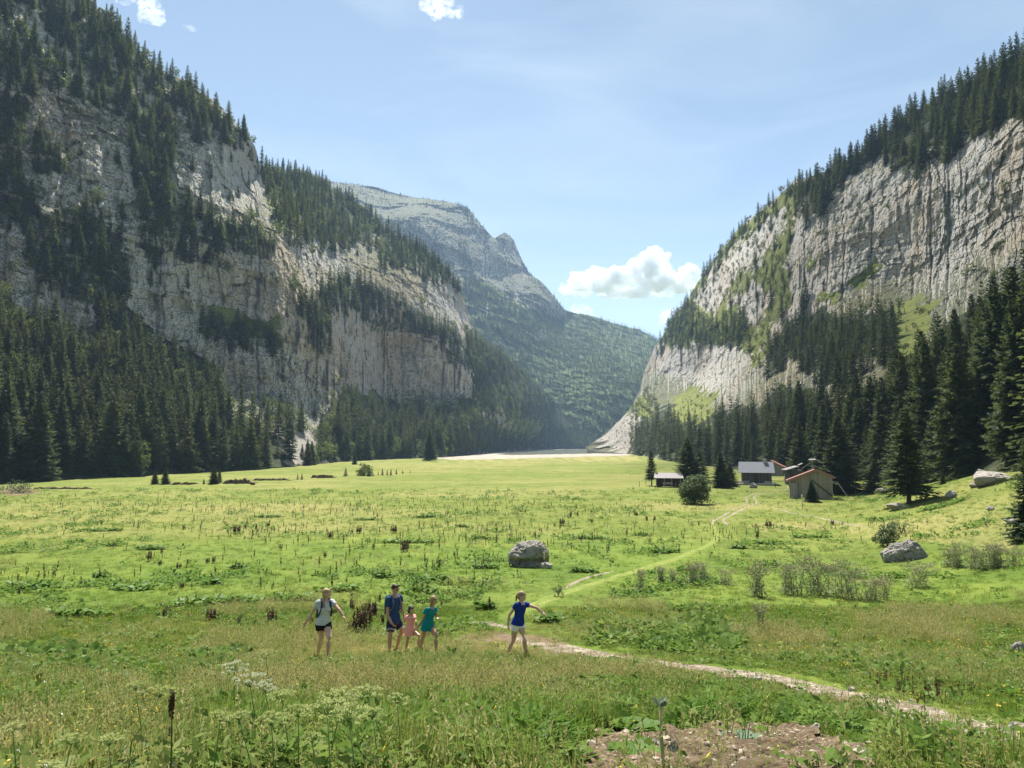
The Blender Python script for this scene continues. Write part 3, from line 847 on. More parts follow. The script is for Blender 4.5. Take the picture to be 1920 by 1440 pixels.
# right wall
wood(RIGHT, R_RIDGE, "right_crest", (17, 27), .185, .05, 9000)
wood(RIGHT, [(1490, 335), (1530, 312), (1600, 275), (1700, 195), (1800, 145), (1920, 80), (1920, 110), (1800, 170), (1700, 220), (1600, 292), (1500, 345)], "right_crest", (18, 26), .18, .0, 2500, foot=.55)
wood(RIGHT, R_SHOULDER, "right_shoulder", (9, 21), .48, .35, 2500)
wood(RIGHT, [(1225, 640), (1262, 585), (1300, 530), (1335, 475), (1380, 425), (1480, 335), (1490, 345), (1400, 435), (1345, 490), (1300, 560), (1270, 600), (1240, 660)], "right_shoulder", (15, 23), .24, .1, 2500, foot=.6)
wood(RIGHT, [(1245, 605), (1290, 560), (1330, 600), (1395, 570), (1410, 640), (1340, 640), (1250, 640)], "right_shoulder", (18, 25), .2, .15, 1500)
wood(RIGHT, R_MIDW, "right_slope", (13, 22), .19, .05, 4000)
wood(RIGHT, [(1500, 545), (1512, 545), (1520, 580), (1495, 580)], "right_slope", (22, 27), .3, .0, 60)
wood(RIGHT, R_FOOT, "right_foot", (15, 26), .185, .03, 12000, foot=.85)
wood(RIGHT, [(1190, 800), (1330, 810), (1480, 815), (1660, 800), (1700, 880), (1480, 893), (1330, 874), (1190, 852)], "right_edge", (16, 24), .21, .0, 3000, foot=.12)
wood(RIGHT, [(1690, 800), (1920, 740), (1980, 760), (1980, 880), (1900, 888), (1780, 895), (1700, 895)], "right_edge", (20, 25), .15, .0, 1500, foot=.05)
wood(RIGHT, [(1125, 836), (1190, 765), (1205, 800), (1195, 846)], "right_shoulder", (3, 9), .9, .8, 400)
wood(RIGHT, [(1340, 765), (1430, 765), (1455, 728), (1520, 728), (1560, 770), (1600, 742), (1680, 715), (1740, 655), (1800, 600), (1800, 650), (1700, 740), (1600, 790), (1500, 780), (1350, 800)], "right_foot", (13, 22), .22, .08, 2500, foot=.45)
wood(RIGHT, R_GRASS, "right_slope", (3, 9), .8, .5, 300)
wood(RIGHT, [(1185, 760), (1215, 720), (1240, 760), (1200, 830), (1180, 845)], "right_shoulder", (8, 18), .32, .6, 900)
wood(RIGHT, [(1270, 740), (1340, 740), (1335, 790), (1275, 800)], "right_shoulder", (6, 14), .7, .5, 300)
for _ in range(60):
    px = tr.uniform(1495, 1900); py = tr.uniform(300, 590)
    b = surf(RIGHT, np.array([px]), np.array([py]))[0]
    hgt = tr.uniform(2, 6)
    LF.append([b[0], b[1], b[2] - .2, hgt, "right_shoulder", px, py, hgt * F / b[1]])


# ------------------------------------------------------------------ which trees show largest
def shown_pixels(items, wide):
    sc = .5
    buf = np.full((720, 960), -1, np.int32)
    for k in sorted(range(len(items)), key=lambda k: -items[k][1]):
        _, y, _, h, _, px, py, hp = items[k]
        n = max(int(hp * sc), 1)
        for j in range(n):
            yy = int(py * sc) - j
            if not 0 <= yy < 720: continue
            wd = wide * hp * sc * (1 - j / n)
            a, b = int(px * sc - wd), int(px * sc + wd) + 1
            buf[yy, max(a, 0):max(b, 0)] = k
    return np.bincount(buf[buf >= 0], minlength=len(items))


def gn_scatter(name, P, rz, sc, pick, protos, label, tint=None, tilt=None):
    """one uncountable mass: copies of a few shapes standing on points"""
    me = bpy.data.meshes.new(name)
    me.vertices.add(len(P))
    me.vertices.foreach_set("co", np.ascontiguousarray(P, dtype=np.float32).ravel())
    rot = np.zeros((len(P), 3), np.float32); rot[:, 2] = rz
    if tilt is not None: rot[:, :2] = tilt
    a = me.attributes.new("rot", "FLOAT_VECTOR", "POINT"); a.data.foreach_set("vector", rot.ravel())
    sc = np.asarray(sc, np.float32)
    if sc.ndim == 1: sc = np.repeat(sc[:, None], 3, 1)
    a = me.attributes.new("scl", "FLOAT_VECTOR", "POINT"); a.data.foreach_set("vector", np.ascontiguousarray(sc, np.float32).ravel())
    a = me.attributes.new("pick", "INT", "POINT"); a.data.foreach_set("value", np.asarray(pick, np.int32))
    a = me.attributes.new("tint", "FLOAT", "POINT"); a.data.foreach_set("value", np.asarray(tint if tint is not None else np.zeros(len(P)), np.float32))
    o = obj_me(name, me)
    ng = bpy.data.node_groups.new(name, "GeometryNodeTree")
    ng.interface.new_socket("Geometry", in_out="INPUT", socket_type="NodeSocketGeometry")
    ng.interface.new_socket("Geometry", in_out="OUTPUT", socket_type="NodeSocketGeometry")
    N = ng.nodes.new; Lk = ng.links.new
    gi, go = N("NodeGroupInput"), N("NodeGroupOutput")
    iop = N("GeometryNodeInstanceOnPoints")
    jn = N("GeometryNodeJoinGeometry")
    for pm in reversed(protos):
        po = bpy.data.objects.new(name + "_shape", pm)
        oi = N("GeometryNodeObjectInfo"); oi.inputs["As Instance"].default_value = True
        oi.inputs["Object"].default_value = po
        Lk(oi.outputs["Geometry"], jn.inputs[0])

    def na(nm, typ):
        nd = N("GeometryNodeInputNamedAttribute"); nd.data_type = typ; nd.inputs["Name"].default_value = nm
        return nd.outputs["Attribute"]
    Lk(gi.outputs[0], iop.inputs["Points"]); Lk(jn.outputs[0], iop.inputs["Instance"])
    iop.inputs["Pick Instance"].default_value = True
    Lk(na("pick", "INT"), iop.inputs["Instance Index"])
    er = N("FunctionNodeEulerToRotation"); Lk(na("rot", "FLOAT_VECTOR"), er.inputs[0]); Lk(er.outputs[0], iop.inputs["Rotation"])
    Lk(na("scl", "FLOAT_VECTOR"), iop.inputs["Scale"])
    Lk(iop.outputs[0], go.inputs[0])
    md = o.modifiers.new("scatter", "NODES"); md.node_group = ng
    tag(o, label, None, None, "stuff")
    return o


GROUPS = {
    "left_foot": ("tall dark spruce in the shaded wood at the foot of the left rock wall", "spruces at the foot of the left rock wall"),
    "left_edge": ("tall dark spruce in the front row where the left wood meets the sunlit meadow", "spruces along the left edge of the meadow"),
    "left_crest": ("spruce on the high crest of the left rock wall, tips catching the sun", "spruces on the crest of the left wall"),
    "left_ledge": ("dark spruce clinging to a rock ledge halfway up the left wall", "spruces on the ledges of the left wall"),
    "mid_crest": ("small far spruce on the ridge behind the left rock wall", "spruces on the middle ridge"),
    "mid_ledge": ("spruce on the narrow ledge between the two middle cliffs", "spruces on the middle ledge"),
    "mid_foot": ("tall spruce in the dark row standing below the middle cliffs", "spruces below the middle cliffs"),
    "valley_end": ("far spruce in the wood around the head of the lake", "spruces around the lake"),
    "far": ("tiny hazy spruce on the far mountain slope", "spruces on the far mountain"),
    "right_crest": ("dark spruce on the sloping top of the right cliff, against the sky", "spruces on top of the right cliff"),
    "right_shoulder": ("spruce on the grassy sunlit shoulder of the right mountain", "spruces on the right shoulder"),
    "right_slope": ("spruce on the slope just under the right cliff face", "spruces under the right cliff"),
    "right_foot": ("tall dark spruce in the dense wood rising behind the huts", "spruces in the wood behind the huts"),
    "right_edge": ("tall dark spruce in the front row of the wood behind the huts", "front row of the wood behind the huts"),
}
vis = shown_pixels(SP, .14)
order = sorted(range(len(SP)), key=lambda k: -vis[k])
N_IND = 262
chosen = [k for k in order[:N_IND] if vis[k] > 6]
rest = [k for k in range(len(SP)) if k not in set(chosen)]


def tree_obj(name, crown, trunk, p, s, rz, label, cat, group=None, wid=1.0):
    e = empty(name, p, rz, (s * wid, s * wid, s))
    tag(e, label, cat, group)
    obj_me("crown", crown, e)
    obj_me("trunk", trunk, e)
    return e


for k in chosen:
    x, y, z, h, key, px, py, hp = SP[k]
    pr = NEAR if hp > 120 else MID
    c, t_ = pr[k % len(pr)]
    tree_obj("spruce_tree", c, t_, (x, y, z), h / H0, tr.uniform(0, 6.28), GROUPS[key][0], "tree", GROUPS[key][1], tr.uniform(.85, 1.2))
if rest:
    R = [SP[k] for k in rest]
    far_ = np.array([r[7] < 26 for r in R])
    hs = np.array([r[3] / H0 for r in R])
    wd = hs * tr.uniform(.85, 1.25, len(R))
    gn_scatter("spruce_forest", np.array([r[:3] for r in R]), tr.uniform(0, 6.28, len(R)), np.stack([wd, wd, hs], -1),
               np.where(far_, 5 + tr.integers(0, 4, len(R)), tr.choice(5, len(R), p=(.31, .2, .31, .03, .15))), MIDS + FARS, "dense spruce woods covering the valley sides")
LG = {"left": ("pale leafy tree among the dark spruces on the left wall", "leafy trees on the left wall"),
      "mid": ("small bright leafy tree near the middle cliffs and the head of the lake", "leafy trees round the lake head"),
      "right": ("bright green leafy tree on the right mountain above the wood", "leafy trees on the right mountain")}
vl = shown_pixels([[*a[:7], a[7]] for a in LF], .4)
lo_ = sorted(range(len(LF)), key=lambda k: -vl[k])
lch = set(k for k in lo_[:70] if LF[k][4] != "far")
for k in sorted(lch):
    x, y, z, h, key, px, py, hp = LF[k]
    g = "left" if key.startswith("left") else "right" if key.startswith("right") else "mid"
    c, t_ = LEAF_C[k % 3]
    tree_obj("broadleaf_tree", c, t_, (x, y, z), h / 10.5, tr.uniform(0, 6.28), LG[g][0], "tree", LG[g][1], tr.uniform(.8, 1.1))
R = [LF[k] for k in range(len(LF)) if k not in lch]
hs = np.array([r[3] / 10.5 for r in R])
gn_scatter("broadleaf_wood", np.array([r[:3] for r in R]), tr.uniform(0, 6.28, len(R)), hs, tr.integers(0, 3, len(R)), LEAFS, "pale leafy woods on the far slopes and ledges")
print("spruces", len(SP), "chosen", len(chosen), "leafy", len(LF))
# ------------------------------------------------------------------ paths, lake, stones
def m_gravel(name, lo, mid, hi, scale=14):
    t = NT(name)
    n1 = t.noise(t.pos(1.1, 1.1, 1.1), 1, 5, .7)
    vo = t.n("TexVoronoi"); t.set(vo.inputs["Vector"], t.pos(scale, scale, scale)); vo.inputs["Scale"].default_value = 1
    c = t.ramp(vo.outputs["Color"], [(.1, lo), (.5, mid), (.9, hi)])
    c = t.mix(t.ramp(n1, [(.35, .75), (.6, 0.0)]), c, lo)
    t.principled(c, .95, t.bump(t.math("SUBTRACT", 1.0, vo.outputs["Distance"]), .7, .03), .1)
    return t.m


M["gravel"] = m_gravel("path_gravel", (.13, .10, .07), (.25, .20, .15), (.44, .39, .32))
M["earth"] = m_gravel("bare_earth", (.072, .052, .032), (.135, .097, .060), (.235, .18, .12), 24)
M["mud"] = m_gravel("lake_mud", (.22, .195, .155), (.32, .29, .24), (.45, .41, .35), .25)


def resample(pts, step):
    P = [Vector(p) for p in pts]
    out = []
    for a, b in zip(P[:-1], P[1:]):
        n = max(1, int((b - a).length / step))
        out += [a.lerp(b, k / n) for k in range(n)]
    return out + [P[-1]]


def smooth_line(P, n=2):
    for _ in range(n):
        Q = [P[0]]
        for a, b in zip(P[:-1], P[1:]): Q += [a.lerp(b, .25), a.lerp(b, .75)]
        P = Q + [P[-1]]
    return P


TRAILS = []


def strip(name, label, pix, width, m, lift=.014, step=.35, jit=.35):
    P = [hit(*p) for p in pix]
    P = resample(smooth_line([Vector((p.x, p.y, 0)) for p in P]), step)
    r = np.random.default_rng(len(pix))
    V = []
    nw = 5
    for k, p in enumerate(P):
        d = (P[min(k + 1, len(P) - 1)] - P[max(k - 1, 0)]).normalized()
        n = Vector((d.y, -d.x, 0))
        w = width * (.75 + .5 * perlin(k * .11, 3.3, 0, len(pix))) * min(1, .25 + min(k, len(P) - 1 - k) * .2)
        for j in range(nw):
            u = (j / (nw - 1) - .5) * w
            if j in (0, nw - 1): u *= 1 + r.uniform(-jit, jit)
            q = p + n * float(u)
            V.append((q.x, q.y, float(ground(q.x, q.y)) + (lift if 0 < j < nw - 1 else -.03)))
        TRAILS.append((p.x, p.y, width * .62))
    o = obj_np(name, np.array(V), grid_faces(len(P), nw), [m], True)
    return tag(o, label, None, None, "structure")


strip("path", "stony footpath crossing the bank in front of the walkers", [(1990, 1402), (1920, 1385), (1820, 1366), (1740, 1345), (1690, 1325), (1630, 1304), (1560, 1300), (1490, 1278), (1440, 1268), (1380, 1262), (1300, 1250), (1220, 1240), (1130, 1228), (1060, 1216), (1010, 1207), (962, 1196)], 1.5, M["gravel"])
strip("path", "short pale stony stretch of the footpath behind the walkers", [(960, 1178), (930, 1172), (905, 1166), (880, 1168)], .7, M["gravel"])
strip("track", "pale wheel rut running from the huts into the meadow", [(1425, 924), (1408, 928), (1397, 933), (1404, 943), (1380, 952), (1362, 964), (1338, 974), (1336, 984)], .62, M["gravel"], .02, .8)
strip("track", "pale wheel rut curving past the huts", [(1477, 911), (1478, 917), (1462, 920), (1432, 925), (1411, 931), (1422, 942), (1402, 951), (1380, 962), (1352, 973), (1366, 986)], .62, M["gravel"], .02, .8)
strip("track", "thin pale track crossing the grass below the huts", [(1450, 953), (1480, 961), (1520, 968), (1565, 976), (1628, 988)], .6, M["gravel"], .02, .8)
strip("path", "faint stony trace in the grass near the boulder", [(1150, 1072), (1120, 1077), (1085, 1088), (1060, 1104)], .45, M["gravel"])
strip("path", "pale stones of the path beside the walking girl", [(800, 1172), (830, 1170), (860, 1172)], .5, M["gravel"])


M["worn"] = m_gravel("worn_turf", (.11, .155, .028), (.17, .20, .042), (.23, .24, .07), 6)
strip("path", "trodden paler strip of grass running from the wheel ruts down past the boulder", [(1336, 984), (1340, 996), (1352, 1004), (1330, 1022), (1280, 1044), (1210, 1066), (1150, 1082), (1090, 1102), (1030, 1122), (975, 1146), (945, 1166)], 1.5, M["worn"], .012, .8)


def bank(x0, x1, py, hp, label):
    """raw earth face of the stream's cut bank"""
    n = 26
    r = np.random.default_rng(int(x0))
    V = []
    for i in range(n):
        px = x0 + (x1 - x0) * i / (n - 1)
        q = hit(px, py + .8 * perlin(px / 9, 1.5, 0, 4)); k = q.y / F
        h = hp * k * (.55 + .6 * abs(perlin(px / 7, 4.4, 0, 5)) + .3 * r.random()) * min(1, .15 + min(i, n - 1 - i) * .3)
        V += [(q.x, q.y, q.z - .1), (q.x, q.y + .12 * r.random(), q.z + h * .55), (q.x, q.y + .25 + .2 * r.random(), q.z + h), (q.x, q.y + 2.5, q.z + h * .9), (q.x, q.y + 6, float(ground(q.x, q.y + 6)) - .1)]
    mi = np.tile([0, 0, 1, 1], n - 1)
    o = obj_np("stream_bank", np.array(V), grid_faces(n, 5), [M["earth"], GROUND.data.materials[0]], False, None, mi)
    tag(o, label, None, None, "structure")


bank(416, 472, 907, 9, "dark raw earth bank of the stream beside the bushy small spruce")
bank(468, 546, 901, 4, "thin dark line of the stream bank across the far meadow")
bank(582, 626, 896, 6, "dark stream bank near the small trees of the far meadow")
bank(320, 360, 909, 5, "short dark stream bank beside the sunlit lone spruce")
bank(60, 175, 917, 4, "low earth bank at the left edge of the meadow")


def sheet(name, label, poly, z0, m, res=60):
    """flat sheet on the valley floor, outline given on the photograph"""
    me = bpy.data.meshes.new(name)
    P = []
    for i in range(len(poly)):
        a, b = poly[i], poly[(i + 1) % len(poly)]
        for k in range(8):
            px, py = a[0] + (b[0] - a[0]) * k / 8, a[1] + (b[1] - a[1]) * k / 8
            py += .35 * perlin(px / 13, py, 0, 8)
            dx, dy, dz = ray(px, py)
            s_ = z0 / dz
            P.append((float(dx * s_), float(dy * s_), z0))
    me.from_pydata(P, [], [tuple(range(len(P)))])
    me.materials.append(m); me.update()
    return tag(obj_me(name, me), label, None, None, "structure")


sheet("lake_shore", "pale dry mud shore of the lake", [(812, 859.5), (850, 853), (900, 847), (960, 841), (1000, 840), (1040, 838.5), (1110, 838.5), (1140, 842), (1165, 847), (1190, 853), (1150, 855), (1100, 856), (1060, 857.5), (1000, 859), (960, 860), (900, 861.5), (850, 862)], -10.98, M["mud"])
tw = NT("lake_water")
tw.principled((.20, .22, .17), .12, tw.bump(tw.noise(tw.pos(.6, .9, 1), 1, 3), .25, .12), .5)
sheet("lake", "shallow pale lake at the end of the meadow", [(930, 851.5), (960, 848), (1010, 844.5), (1060, 842.6), (1110, 842.6), (1140, 846.5), (1135, 849.5), (1080, 851), (1020, 852), (960, 853)], -10.93, tw.m)


# bare earth on the bank
def earth_patch():
    xs = np.arange(-1.0, 6.5, .045); ys = np.arange(3.6, 11.5, .045)
    X, Y = np.meshgrid(xs, ys)
    Z = ground(X, Y)
    px, py = proj(X, Y, Z)
    px = px + fbm(X * 2.2, Y * 2.2, 0, 4, 91) * 34; py = py + fbm(X * 2.2, Y * 2.2, 0, 4, 92) * 12
    poly = [(1075, 1388), (1180, 1372), (1250, 1366), (1400, 1362), (1500, 1368), (1600, 1392), (1660, 1425), (1670, 1500), (1050, 1500)]
    ins = inpoly(px, py, poly)
    Z = Z + .03 + fbm(X * 3, Y * 3, 0, 5, 93) * .07 + np.abs(perlin(X * 7, Y * 7, 0, 94)) * .06
    i = np.arange(X.size).reshape(X.shape)
    m = ins[:-1, :-1] & ins[1:, :-1] & ins[:-1, 1:] & ins[1:, 1:]
    f = np.stack([i[:-1, :-1][m], i[:-1, 1:][m], i[1:, 1:][m], i[1:, :-1][m]], -1)
    use = np.unique(f); re = np.zeros(X.size, int); re[use] = np.arange(len(use))
    V = np.stack([X, Y, Z], -1).reshape(-1, 3)[use]
    o = obj_np("earth_patch", V, re[f], [M["earth"]], True)
    return tag(o, "bare stony brown earth on the bank near the bottom edge", None, None, "structure"), V


EARTH, EV = earth_patch()


def m_boulder(name, lo, hi, lichen):
    t = NT(name)
    a = t.noise(t.coord(), 1.4, 6, .65); b = t.noise(t.coord(), 6, 6, .7)
    c = t.ramp(a, [(.3, lo), (.65, hi)])
    c = t.mix(t.ramp(b, [(.33, .7), (.48, 0.0)]), c, [v * .35 for v in lo])
    c = t.mix(t.ramp(t.noise(t.coord(), 2.3, 5), [(.55, 0.0), (.68, .55)]), c, lichen)
    t.principled(c, .95, t.bump(t.math("ADD", a, b), .8, .18), .1)
    return t.m


M["boulder"] = m_boulder("boulder_stone", (.23, .205, .18), (.42, .385, .345), (.28, .27, .18))
M["pale_stone"] = m_boulder("pale_stone", (.25, .225, .20), (.42, .385, .345), (.32, .29, .24))


def rock_mesh(seed, sx, sy, sz, m, lump=.28, cut=None, sub=5):
    bm = bmesh.new()
    bmesh.ops.create_icosphere(bm, subdivisions=sub, radius=1)
    V = np.array([v.co[:] for v in bm.verts])
    n = fbm(V[:, 0] * 1.1 + seed, V[:, 1] * 1.1, V[:, 2] * 1.1, 3, seed % 7)
    fac = np.random.default_rng(seed)
    R = 1 + lump * n + .07 * fbm(V[:, 0] * 4 + seed, V[:, 1] * 4, V[:, 2] * 4, 4, 2)
    W = V * R[:, None]
    for _ in range(7):                         # broken faces
        d = unit(fac.normal(size=3) * np.array([1, 1, .8])); h = fac.uniform(.62, .9)
        s = W @ d
        W = W - np.maximum(s - h, 0)[:, None] * d * .85
    W *= np.array([sx, sy, sz])
    W += .03 * min(sx, sz) * fbm(V[:, 0] * 9, V[:, 1] * 9, V[:, 2] * 9, 3, 3)[:, None] * V
    for v, w_ in zip(bm.verts, W): v.co = w_
    me = bpy.data.meshes.new("rock"); bm.to_mesh(me); bm.free()
    me.materials.append(m)
    return me


def rock(name, px, py, wpx, hpx, label, seed, m="boulder", depth=.8, sink=.25, cat="rock", group=None, rz=0.0, sub=4):
    p = hit(px, py)
    k = p.y / F
    w, h = wpx * k / 2, hpx * k
    me = rock_mesh(seed, w, w * depth, h * (1 + sink) / 2, M[m], sub=sub)
    o = obj_me(name, me)
    o.location = (p.x, p.y + w * depth * .3, p.z + h * (1 - sink) / 2 * .98)
    o.rotation_euler.z = rz
    return tag(o, label, cat, group)


def boulder(px, py, prof, cy_, depth, seed, und_, m):
    """a boulder whose long section is given; returns its mesh and base point"""
    p = hit(px, py)
    k = p.y / F
    bm = bmesh.new(); bmesh.ops.create_icosphere(bm, subdivisions=6, radius=1)
    V = np.array([v.co[:] for v in bm.verts])
    a = np.arctan2(V[:, 2], V[:, 0])
    pa = np.array(prof, float); c = np.array([0, cy_])
    ang = np.arctan2(pa[:, 1] - c[1], pa[:, 0] - c[0]); rr = np.hypot(pa[:, 0] - c[0], pa[:, 1] - c[1])
    o_ = np.argsort(ang); ang, rr = ang[o_], rr[o_]
    S = np.interp(a, np.concatenate([ang - 6.2832, ang, ang + 6.2832]), np.tile(rr, 3)) * k
    hxz = np.hypot(V[:, 0], V[:, 2])
    W = np.stack([np.cos(a) * S * hxz ** .75, V[:, 1] * depth * k, np.sin(a) * S * hxz ** .75 + c[1] * k], -1)
    W = W + V * (fbm(V[:, 0] * 2 + seed, V[:, 1] * 2, V[:, 2] * 2, 5, 6) * .16)[:, None]
    W = W + V * (np.abs(fbm(V[:, 0] * 6 + seed, V[:, 1] * 6, V[:, 2] * 6, 4, 16)) * -.07)[:, None]
    if und_:
        und = np.exp(-((W[:, 2] - .32) / .22) ** 2) * smooth(0, .6, -V[:, 1])
        W[:, 1] += und * .5
    crack = np.abs(perlin(W[:, 0] * 1.2 + seed, W[:, 2] * 1.6 + 3, W[:, 1], 8))
    W[:, 1] += (np.exp(-(crack / .07) ** 2) * .12) * smooth(0, .5, -V[:, 1])
    for v, w_ in zip(bm.verts, W): v.co = w_
    me = bpy.data.meshes.new("stone"); bm.to_mesh(me); bm.free(); me.materials.append(M[m])
    return me, p


me, p = boulder(993, 1063, [(-39, 8), (-38, 22), (-30, 31), (-20, 40), (-8, 44), (4, 45), (16, 44), (26, 40), (34, 31), (37, 18), (37, 4), (30, -3), (0, -6), (-30, -2)], 18.0, 30, 0, True, "boulder")
root = empty("boulder", (p.x, p.y + .7, p.z - .02))
tag(root, "big rounded grey boulder lying alone in the middle of the meadow", "boulder")
obj_me("stone", me, root)
MB().box(.92, 1.01, -.98, -.93, .55, 1.0).build("trail_sign", flat_mat("sign_yellow", (.62, .50, .22), .6, .2), root)
me, p = boulder(1705, 1050, [(-43, 0), (-43, 12), (-30, 20), (-12, 27), (2, 33), (10, 37), (20, 31), (32, 21), (42, 6), (42, -4), (0, -8), (-40, -6)], 10.0, 22, 5, False, "boulder")
o = obj_me("rock", me); o.location = (p.x, p.y + .5, p.z - .05)
tag(o, "low angular grey rock with a pointed top in the tall weeds", "rock")
rock("rock", 1024, 1066, 22, 12, "small grey rock at the foot of the big boulder", 3)
po = hit(1018, 1063)
MB().box(-.03, .03, -.02, .02, -.1, .26).build("marker_post", flat_mat("white_paint", (.75, .73, .68), .6, .1)).location = po + Vector((0, -.12, 0))
tag(bpy.data.objects["marker_post"], "short white marker post in front of the big boulder", "post")
rock("rock", 1866, 906, 76, 20, "long pale slab of rock on the grassy slope under the spruces", 5, "pale_stone", 1.0, .4)
rock("rock", 1835, 912, 32, 9, "flat rock tip beside the long pale slab", 35, "boulder", 1.0, .4)
rock("rock", 1785, 932, 20, 12, "small pale rock on the slope below the slab", 6, "pale_stone")
rock("rock", 1858, 957, 14, 8, "small reddish rock further down the slope", 36)
rock("rock", 1632, 892, 36, 14, "pale rock at the edge of the wood behind the timber barn", 7, "pale_stone", 1.0)
rock("rock", 1630, 913, 18, 7, "low rock in the grass between the barn and the big spruce", 8, "pale_stone", 1.0)
rock("rock", 1660, 923, 24, 8, "flat pale rock beside the big lone spruce", 9, "pale_stone", 1.0)
rock("rock", 1686, 955, 34, 12, "low rock at the foot of the big lone spruce", 10, "boulder", 1.0)
rock("rock", 1900, 980, 24, 8, "pale rock beside the small spruce at the right edge", 11, "pale_stone", 1.0)
rock("rock", 1912, 1228, 26, 22, "brownish rock half hidden in grass at the right edge", 12, "boulder")
rock("rock", 701, 1258, 30, 12, "flat grey stone lying in the dry grass near the walkers", 13, "boulder", .8, .3)
rock("rock", 1843, 890, 20, 10, "grey rock behind the long pale slab", 14, "boulder")
rock("rock", 1918, 1372, 40, 14, "pale flat stone on the footpath at the right edge", 15, "pale_stone", .8, .3)
rock("rock", 1598, 1298, 18, 10, "squat pale stone at the edge of the footpath", 16, "pale_stone")
rock("rock", 1265, 1420, 26, 26, "whitish stone on the bare earth beside the thistle stalk", 17, "pale_stone")
rock("rock", 1230, 1402, 20, 14, "pinkish stone on the bare earth behind the thistle stalk", 18, "pale_stone")
rock("rock", 1418, 1276, 22, 8, "flat stone on the footpath", 19, "pale_stone", .8, .3)
rock("rock", 1590, 1361, 20, 7, "white stone in the leaves at the rim of the bare earth", 20, "pale_stone", .8, .3)

# pebbles strewn on the earth and along the path
M["pebble"] = flat_mat("pebble_stone", (.36, .30, .23), .9, .35, 3)
PEB = [rock_mesh(60 + i, .5, .42, .34, M["pebble"], sub=2) for i in range(4)]
pr = np.random.default_rng(5)
sel = EV[pr.integers(0, len(EV), 1100)]
tp = np.array([t_ for t_ in TRAILS if t_[1] < 40])
a = tp[pr.integers(0, len(tp), 1700)]
b = np.stack([a[:, 0] + pr.normal(size=len(a)) * .3, a[:, 1] + pr.normal(size=len(a)) * .3], -1)
pts = np.concatenate([sel, np.column_stack([b, ground(b[:, 0], b[:, 1]) + .01])])
gn_scatter("pebbles", pts, pr.uniform(0, 6.28, len(pts)), np.minimum(.016 * np.exp(pr.normal(size=len(pts)) * .65), .11), pr.integers(0, 4, len(pts)), PEB, "small stones strewn over the earth and the footpath")
# ------------------------------------------------------------------ the walkers
def skin_mat(name, col):
    t = NT(name)
    n = t.noise(t.coord(), 14, 4)
    b = t.principled(t.mix(n, [v * .86 for v in col], [min(1, v * 1.1) for v in col]), .5, None, .35)
    b.inputs["Subsurface Weight"].default_value = .08
    b.inputs["Subsurface Radius"].default_value = (.02, .008, .005)
    return t.m


def cloth_mat(name, col, var=.18, stripe=None):
    t = NT(name)
    n = t.noise(t.coord(), 9, 5)
    c = t.mix(n, [v * (1 - var) for v in col], [min(1, v * (1 + var)) for v in col])
    if stripe:
        w_ = t.n("TexWave", wave_type="BANDS", bands_direction="Z", wave_profile="SIN")
        t.set(w_.inputs["Vector"], t.coord()); w_.inputs["Scale"].default_value = 9.5; w_.inputs["Distortion"].default_value = .4
        c = t.mix(t.ramp(w_.outputs["Fac"], [(.60, 0.0), (.70, 1.0)]), c, stripe)
    t.principled(c, .85, t.bump(t.noise(t.coord(), 22, 3), .45, .02), .15)
    return t.m


SK = {"light": skin_mat("skin_light", (.56, .35, .25)), "tan": skin_mat("skin_tan", (.42, .25, .165))}
for nm, col in dict(blond=(.36, .235, .115), brown=(.075, .045, .028), dark=(.030, .021, .016), lightbrown=(.27, .17, .09)).items():
    SK[nm] = flat_mat("hair_" + nm, col, .55, .4, 40)
CL = dict(white_stripe=cloth_mat("striped_jersey", (.66, .66, .66), .08, (.30, .31, .33)), black=cloth_mat("black_cloth", (.012, .012, .016)), navy=cloth_mat("navy_jersey", (.020, .052, .135)), denim=cloth_mat("navy_cotton", (.018, .024, .05)),
          cuff=cloth_mat("grey_cuff", (.30, .33, .38)), pink=cloth_mat("pink_cotton", (.78, .34, .29)), teal=cloth_mat("teal_cotton", (.006, .19, .20)), jean=cloth_mat("blue_denim", (.075, .14, .26)),
          blue=cloth_mat("royal_blue_jersey", (.012, .032, .20)), white=cloth_mat("white_cotton", (.78, .77, .76), .06), shoe=cloth_mat("white_shoe", (.72, .72, .72), .08), sandal=cloth_mat("brown_sandal", (.12, .07, .045)), strap=cloth_mat("dark_webbing", (.035, .05, .085)), bag=cloth_mat("dark_pack", (.03, .05, .10)), lens=flat_mat("tinted_lens", (.12, .03, .02), .15, .1))
EYEW = flat_mat("eye_white", (.70, .68, .64), .3, .05)
EYED = flat_mat("eye_dark", (.03, .02, .015), .3, .05)


def ico(mb, c, rad, R=None, sub=2):
    bm = bmesh.new()
    bmesh.ops.create_icosphere(bm, subdivisions=sub, radius=1)
    c = Vector(c)
    rad = Vector(rad) if hasattr(rad, "__len__") else Vector((rad,) * 3)
    for v in bm.verts:
        q = Vector((v.co.x * rad.x, v.co.y * rad.y, v.co.z * rad.z))
        v.co = c + (R @ q if R is not None else q)
    bm.verts.index_update()
    mb.add([v.co[:] for v in bm.verts], [[v.index for v in f.verts] for f in bm.faces])
    bm.free()
    return mb


def limb(mb, pts, rad):
    """rounded tapering limb through joints"""
    mb.tube(pts, rad, 12)
    for p, r_ in zip(pts, rad): ico(mb, p, r_)
    return mb


